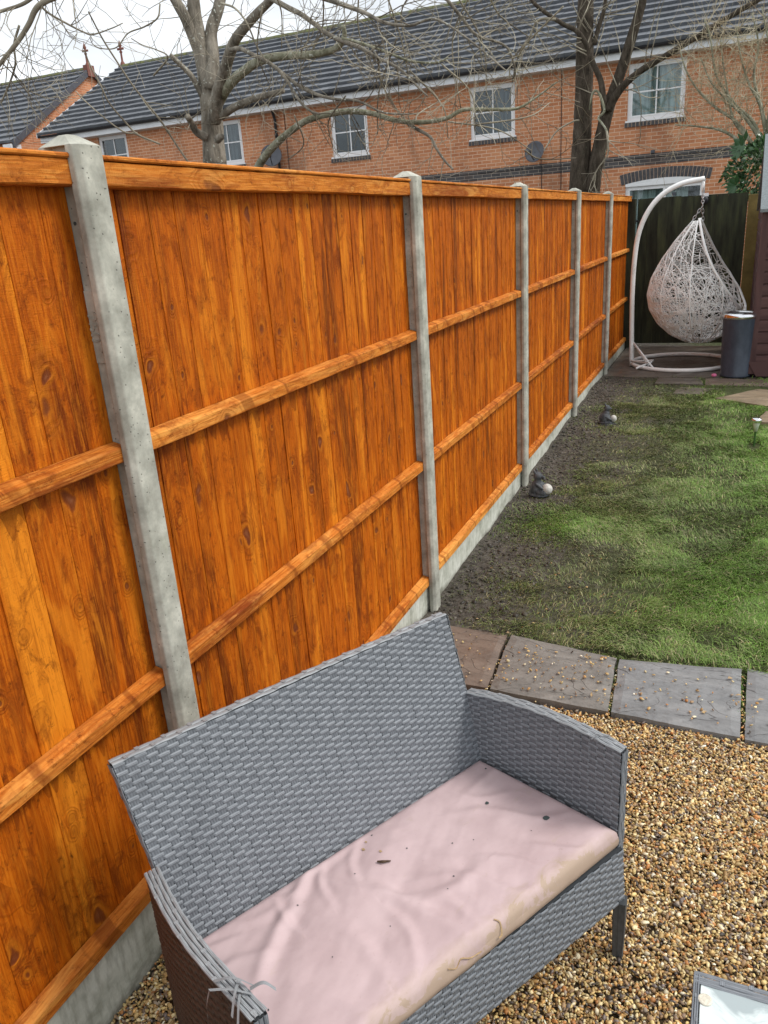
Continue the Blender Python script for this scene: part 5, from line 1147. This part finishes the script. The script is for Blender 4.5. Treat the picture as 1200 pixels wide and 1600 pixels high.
whip([(345, 5), (366, 12), (382, 30), (392, 50), (400, 70), (415, 95)], [5.1, 4.9], [2.2, 1.8, 1.3], 3, .25)
whip([(62, 8), (78, 22), (110, 40), (130, 50), (145, 54), (175, 44), (192, 36)], [4.4, 4.6], [2.4, 1.8, 1], 8, .35)
whip([(240, 118), (262, 90), (245, 78), (222, 70), (205, 60)], [5.3, 5.0], [2.0, 1.2, .9], 3, .2)
for px, py, ex_, ey_ in ((430, -10, 440, 75), (410, 10, 420, 130), (560, -10, 590, 120), (505, -20, 470, 105), (600, -20, 640, 130), (660, -30, 640, 90), (700, -30, 760, 150), (740, -20, 720, 170), (620, 60, 590, 210), (760, -20, 830, 60), (640, 110, 700, 215), (690, 100, 742, 205), (590, 90, 640, 200), (700, 190, 830, 235), (742, 195, 860, 160), (820, 235, 900, 247), (540, 150, 520, 230), (650, 190, 700, 150), (460, 180, 450, 250), (880, 10, 800, 130)):
    m_ = ((px+ex_)/2+random.uniform(-25, 25), (py+ey_)/2+random.uniform(-12, 12)); whip([(px, py), m_, (ex_, ey_)], [4.7, 5.1], [1.8, .9], 4, .30)
C1 = limb(tg.mb, [(140, -40), (110, -15), (62, 8), (45, 38), (30, 62), (12, 85), (-8, 110), (-30, 140)], [4.4, 4.2], [6, 6, 5, 4.5, 4, 3], 6, 8)
C2 = limb(tg.mb, [(120, -60), (70, -20), (38, 5), (0, 18), (-40, 30)], [4.5, 4.3], [4, 3.5, 3], 6, 7)
C3 = limb(tg.mb, [(30, 40), (22, 70), (24, 100), (15, 130), (2, 160)], [4.3, 4.4], [2.6, 1.6], 6, 6)
tg.along(*C1, 13, .7, .0045, 2, .7, 1.0, bias=(.6, 0, -.5), t0=.02); tg.along(*C2, 8, .7, .004, 2, .8, .9, bias=(.8, 0, -.6), t0=.02); tg.along(*C3, 8, .5, .004, 2, .5, .8, bias=(.5, 0, -.3))
print('twigs', tg.n); tg.mb.build('twigs', M['twig'], t1, True)
# dark two-stemmed tree
t2 = thing('bare_tree', 'dark trunked bare tree with two stems in front of the brick terrace', 'tree', tuple(atY(908, 300, 14.0)*np.array((1, 1, 0))))
q = MB(); f1 = atY(904, 300, 14.0); f2 = atY(925, 300, 14.0)
q.tube(catmull([(f1[0]+.05, 14.0, -.1), ((f1[0]+.02), 14.0, .8), f1], 5), np.linspace(.26, .185, 11), 14); q.tube(catmull([(f1[0]+.18, 14.0, -.1), (f2[0]-.0, 14.0, 1.2), f2], 5), np.linspace(.20, .135, 11), 12)
limb(q, [(904, 302), (908, 240), (911, 180), (913, 120), (914, 60), (915, 0), (916, -80)], [14, 14], [19.5, 18.5, 17.5, 17, 16, 15, 13], 6, 14)
limb(q, [(925, 302), (931, 260), (938, 222), (945, 190), (953, 160), (962, 135), (974, 100), (988, 55), (1000, 15), (1012, -40)], [14, 13.8], [14.5, 14, 13, 12, 12, 11, 10, 9.5, 9, 8], 6, 12)
B1 = limb(q, [(950, 172), (962, 150), (978, 130), (1002, 110), (1035, 90), (1075, 66), (1120, 38), (1160, 14), (1200, -10), (1240, -40)], [13.8, 13.4], [8, 7.5, 6.5, 6, 5.6, 5.5, 5, 5, 4], 6, 10)
B2 = limb(q, [(945, 175), (942, 150), (938, 125), (925, 95), (915, 68), (900, 48), (880, 38), (850, 18), (832, 2), (815, -25)], [13.8, 13.3], [6.5, 6, 5.5, 5, 4.5, 4, 3.5, 3], 6, 9)
B3 = limb(q, [(928, 70), (936, 40), (945, 10), (950, -40)], [14, 14], [5, 4, 3], 5, 8)
q.build('trunk', M['bark2'], t2, True)
q = MB(); limb(q, [(921, 172), (926, 146), (934, 143), (941, 158), (944, 174), (935, 184), (940, 192), (948, 205), (950, 225), (945, 240)], [13.7, 13.6], [1.6, 2.6, 2.4, 2.8, 2, 2.2, 1.6, 1.0], 5, 7); q.build('pale_stem', M['lbranch'], t2, True)
tg = Twigs(8); tg.along(*B2, 14, 1.2, .010, 2, .2, .6, step=.12); tg.along(*B1, 14, 1.4, .010, 1, .0, .6, step=.12); tg.along(*B3, 10, 1.2, .010, 2, .2, .6, step=.12)
C_, rr = limb(tg.mb, [(948, 205), (950, 240), (935, 262), (925, 280)], [13.6, 13.6], [2, 1], 5, 5); tg.along(C_, rr, 12, .8, .008, 1, .4, .5, step=.1)
C_, rr = limb(tg.mb, [(850, 235), (870, 205), (895, 190), (905, 188)], [13.4, 13.6], [1.4, 1.8], 5, 5)
C_, rr = limb(tg.mb, [(868, 30), (840, 32), (826, 60), (800, 95), (795, 125)], [13.3, 13.3], [3, 2, 1.2], 5, 5); tg.along(C_, rr, 12, 1.1, .008, 2, .3, .6, step=.1)
tg.mb.build('twigs', M['twig'], t2, True)
# pale bare shrub and evergreen behind the gate
t3 = thing('bare_shrub', 'pale many stemmed bare shrub spreading over the wall at the upper right', 'shrub', (1.62, 12.6, 0))
q = MB(); tg = Twigs(12); stems = []
for pix in ([(1196, 262), (1178, 228), (1158, 205), (1145, 185), (1138, 150), (1130, 100), (1126, 60)], [(1190, 255), (1172, 220), (1150, 190), (1118, 168), (1090, 140), (1072, 110), (1063, 80)], [(1198, 250), (1185, 215), (1165, 185), (1140, 160), (1112, 130), (1095, 90)], [(1200, 245), (1195, 200), (1186, 160), (1170, 130), (1158, 90), (1150, 40)],
            [(1188, 258), (1160, 225), (1130, 205), (1095, 198), (1055, 195)], [(1205, 240), (1200, 190), (1215, 120), (1200, 60), (1190, 10)], [(1198, 240), (1176, 190), (1150, 165), (1120, 120), (1110, 60), (1100, 30)], [(1205, 235), (1190, 170), (1178, 120), (1185, 70), (1175, 20)]):
    stems.append(limb(q, pix, [12.5, 12.3], [4.2, 3.4, 2.6, 1.8, 1.2], 6, 7))
P_ = atY(1196, 262, 12.5)
for k_ in range(3): q.tube(catmull([(1.62+k_*.08, 12.6, -.1), (1.55+k_*.06, 12.5, 1.2), P_+np.array((.03*k_, 0, -.05))], 5), np.linspace(.05, .035, 11), 8)
q.build('stems', M['lbranch'], t3, True)
for s_ in stems: tg.along(*s_, 23, .80, .0055, 2, -.1, .5, bias=(0, 0, .5), t0=.2, step=.085)
print('twigs3', tg.n); tg.mb.build('twigs', M['ytwig'], t3, True)
ev = thing('evergreen_shrub', 'glossy dark green laurel like shrub above the gate beside the shed', 'shrub', (1.75, 11.8, 0))
q = MB(); R4 = np.random.default_rng(9); cc_ = atY(1180, 262, 11.75)
for _ in range(1500):
    u_ = R4.normal(size=3); u_ /= np.linalg.norm(u_); rr_ = R4.uniform(.3, 1)**.5; lump = 1+.25*sin(u_[0]*5+1)*cos(u_[2]*6)
    p = cc_+np.array((.10, .15, -.05))+u_*rr_*lump*np.array((.42, .34, .40)); d = u_+R4.normal(0, .6, 3)+np.array((-.1, -.3, -.3)); d /= np.linalg.norm(d); s_ = np.cross(d, R4.normal(size=3)); s_ /= np.linalg.norm(s_); n_ = np.cross(d, s_)
    l = R4.uniform(.05, .10); wq = l*.22; rv = R4.random()
    q.add([p, p+d*l*.4+s_*wq-n_*.006, p+d*l*.45+n_*.004, p+d*l*.4-s_*wq-n_*.006, p+d*l*.75+s_*wq*.7, p+d*l-n_*.01, p+d*l*.75-s_*wq*.7], [(0, 1, 2), (0, 2, 3), (1, 4, 5, 2), (2, 5, 6, 3)], [(rv*7, rv*3, rv)]*7)
for bx_, by2 in ((1144, 232), (1136, 290), (1150, 222)):
    b0 = atY(bx_+14, by2, 11.6)
    for a_ in np.linspace(-1.2, 1.6, 7):
        d = np.array((-cos(a_), -.2, sin(a_)*.8-.25)); d /= np.linalg.norm(d); s_ = np.cross(d, (0, 1, 0)); s_ /= np.linalg.norm(s_); l = .15; wq = .028
        q.add([b0, b0+d*l*.5+s_*wq, b0+d*l*.5+np.array((0, -.006, 0)), b0+d*l*.5-s_*wq, b0+d*l], [(0, 1, 2), (0, 2, 3), (1, 4, 2), (2, 4, 3)], [(4.1, .1, .02)]*5)
q.build('foliage', M['leaf'], ev, True)
q = MB(); q.tube([(1.75, 11.8, -.1), (1.7, 11.8, 1.2), cc_+np.array((.1, .1, 0))], [.05, .04, .02], 8); q.build('trunk', M['bark2'], ev, True)
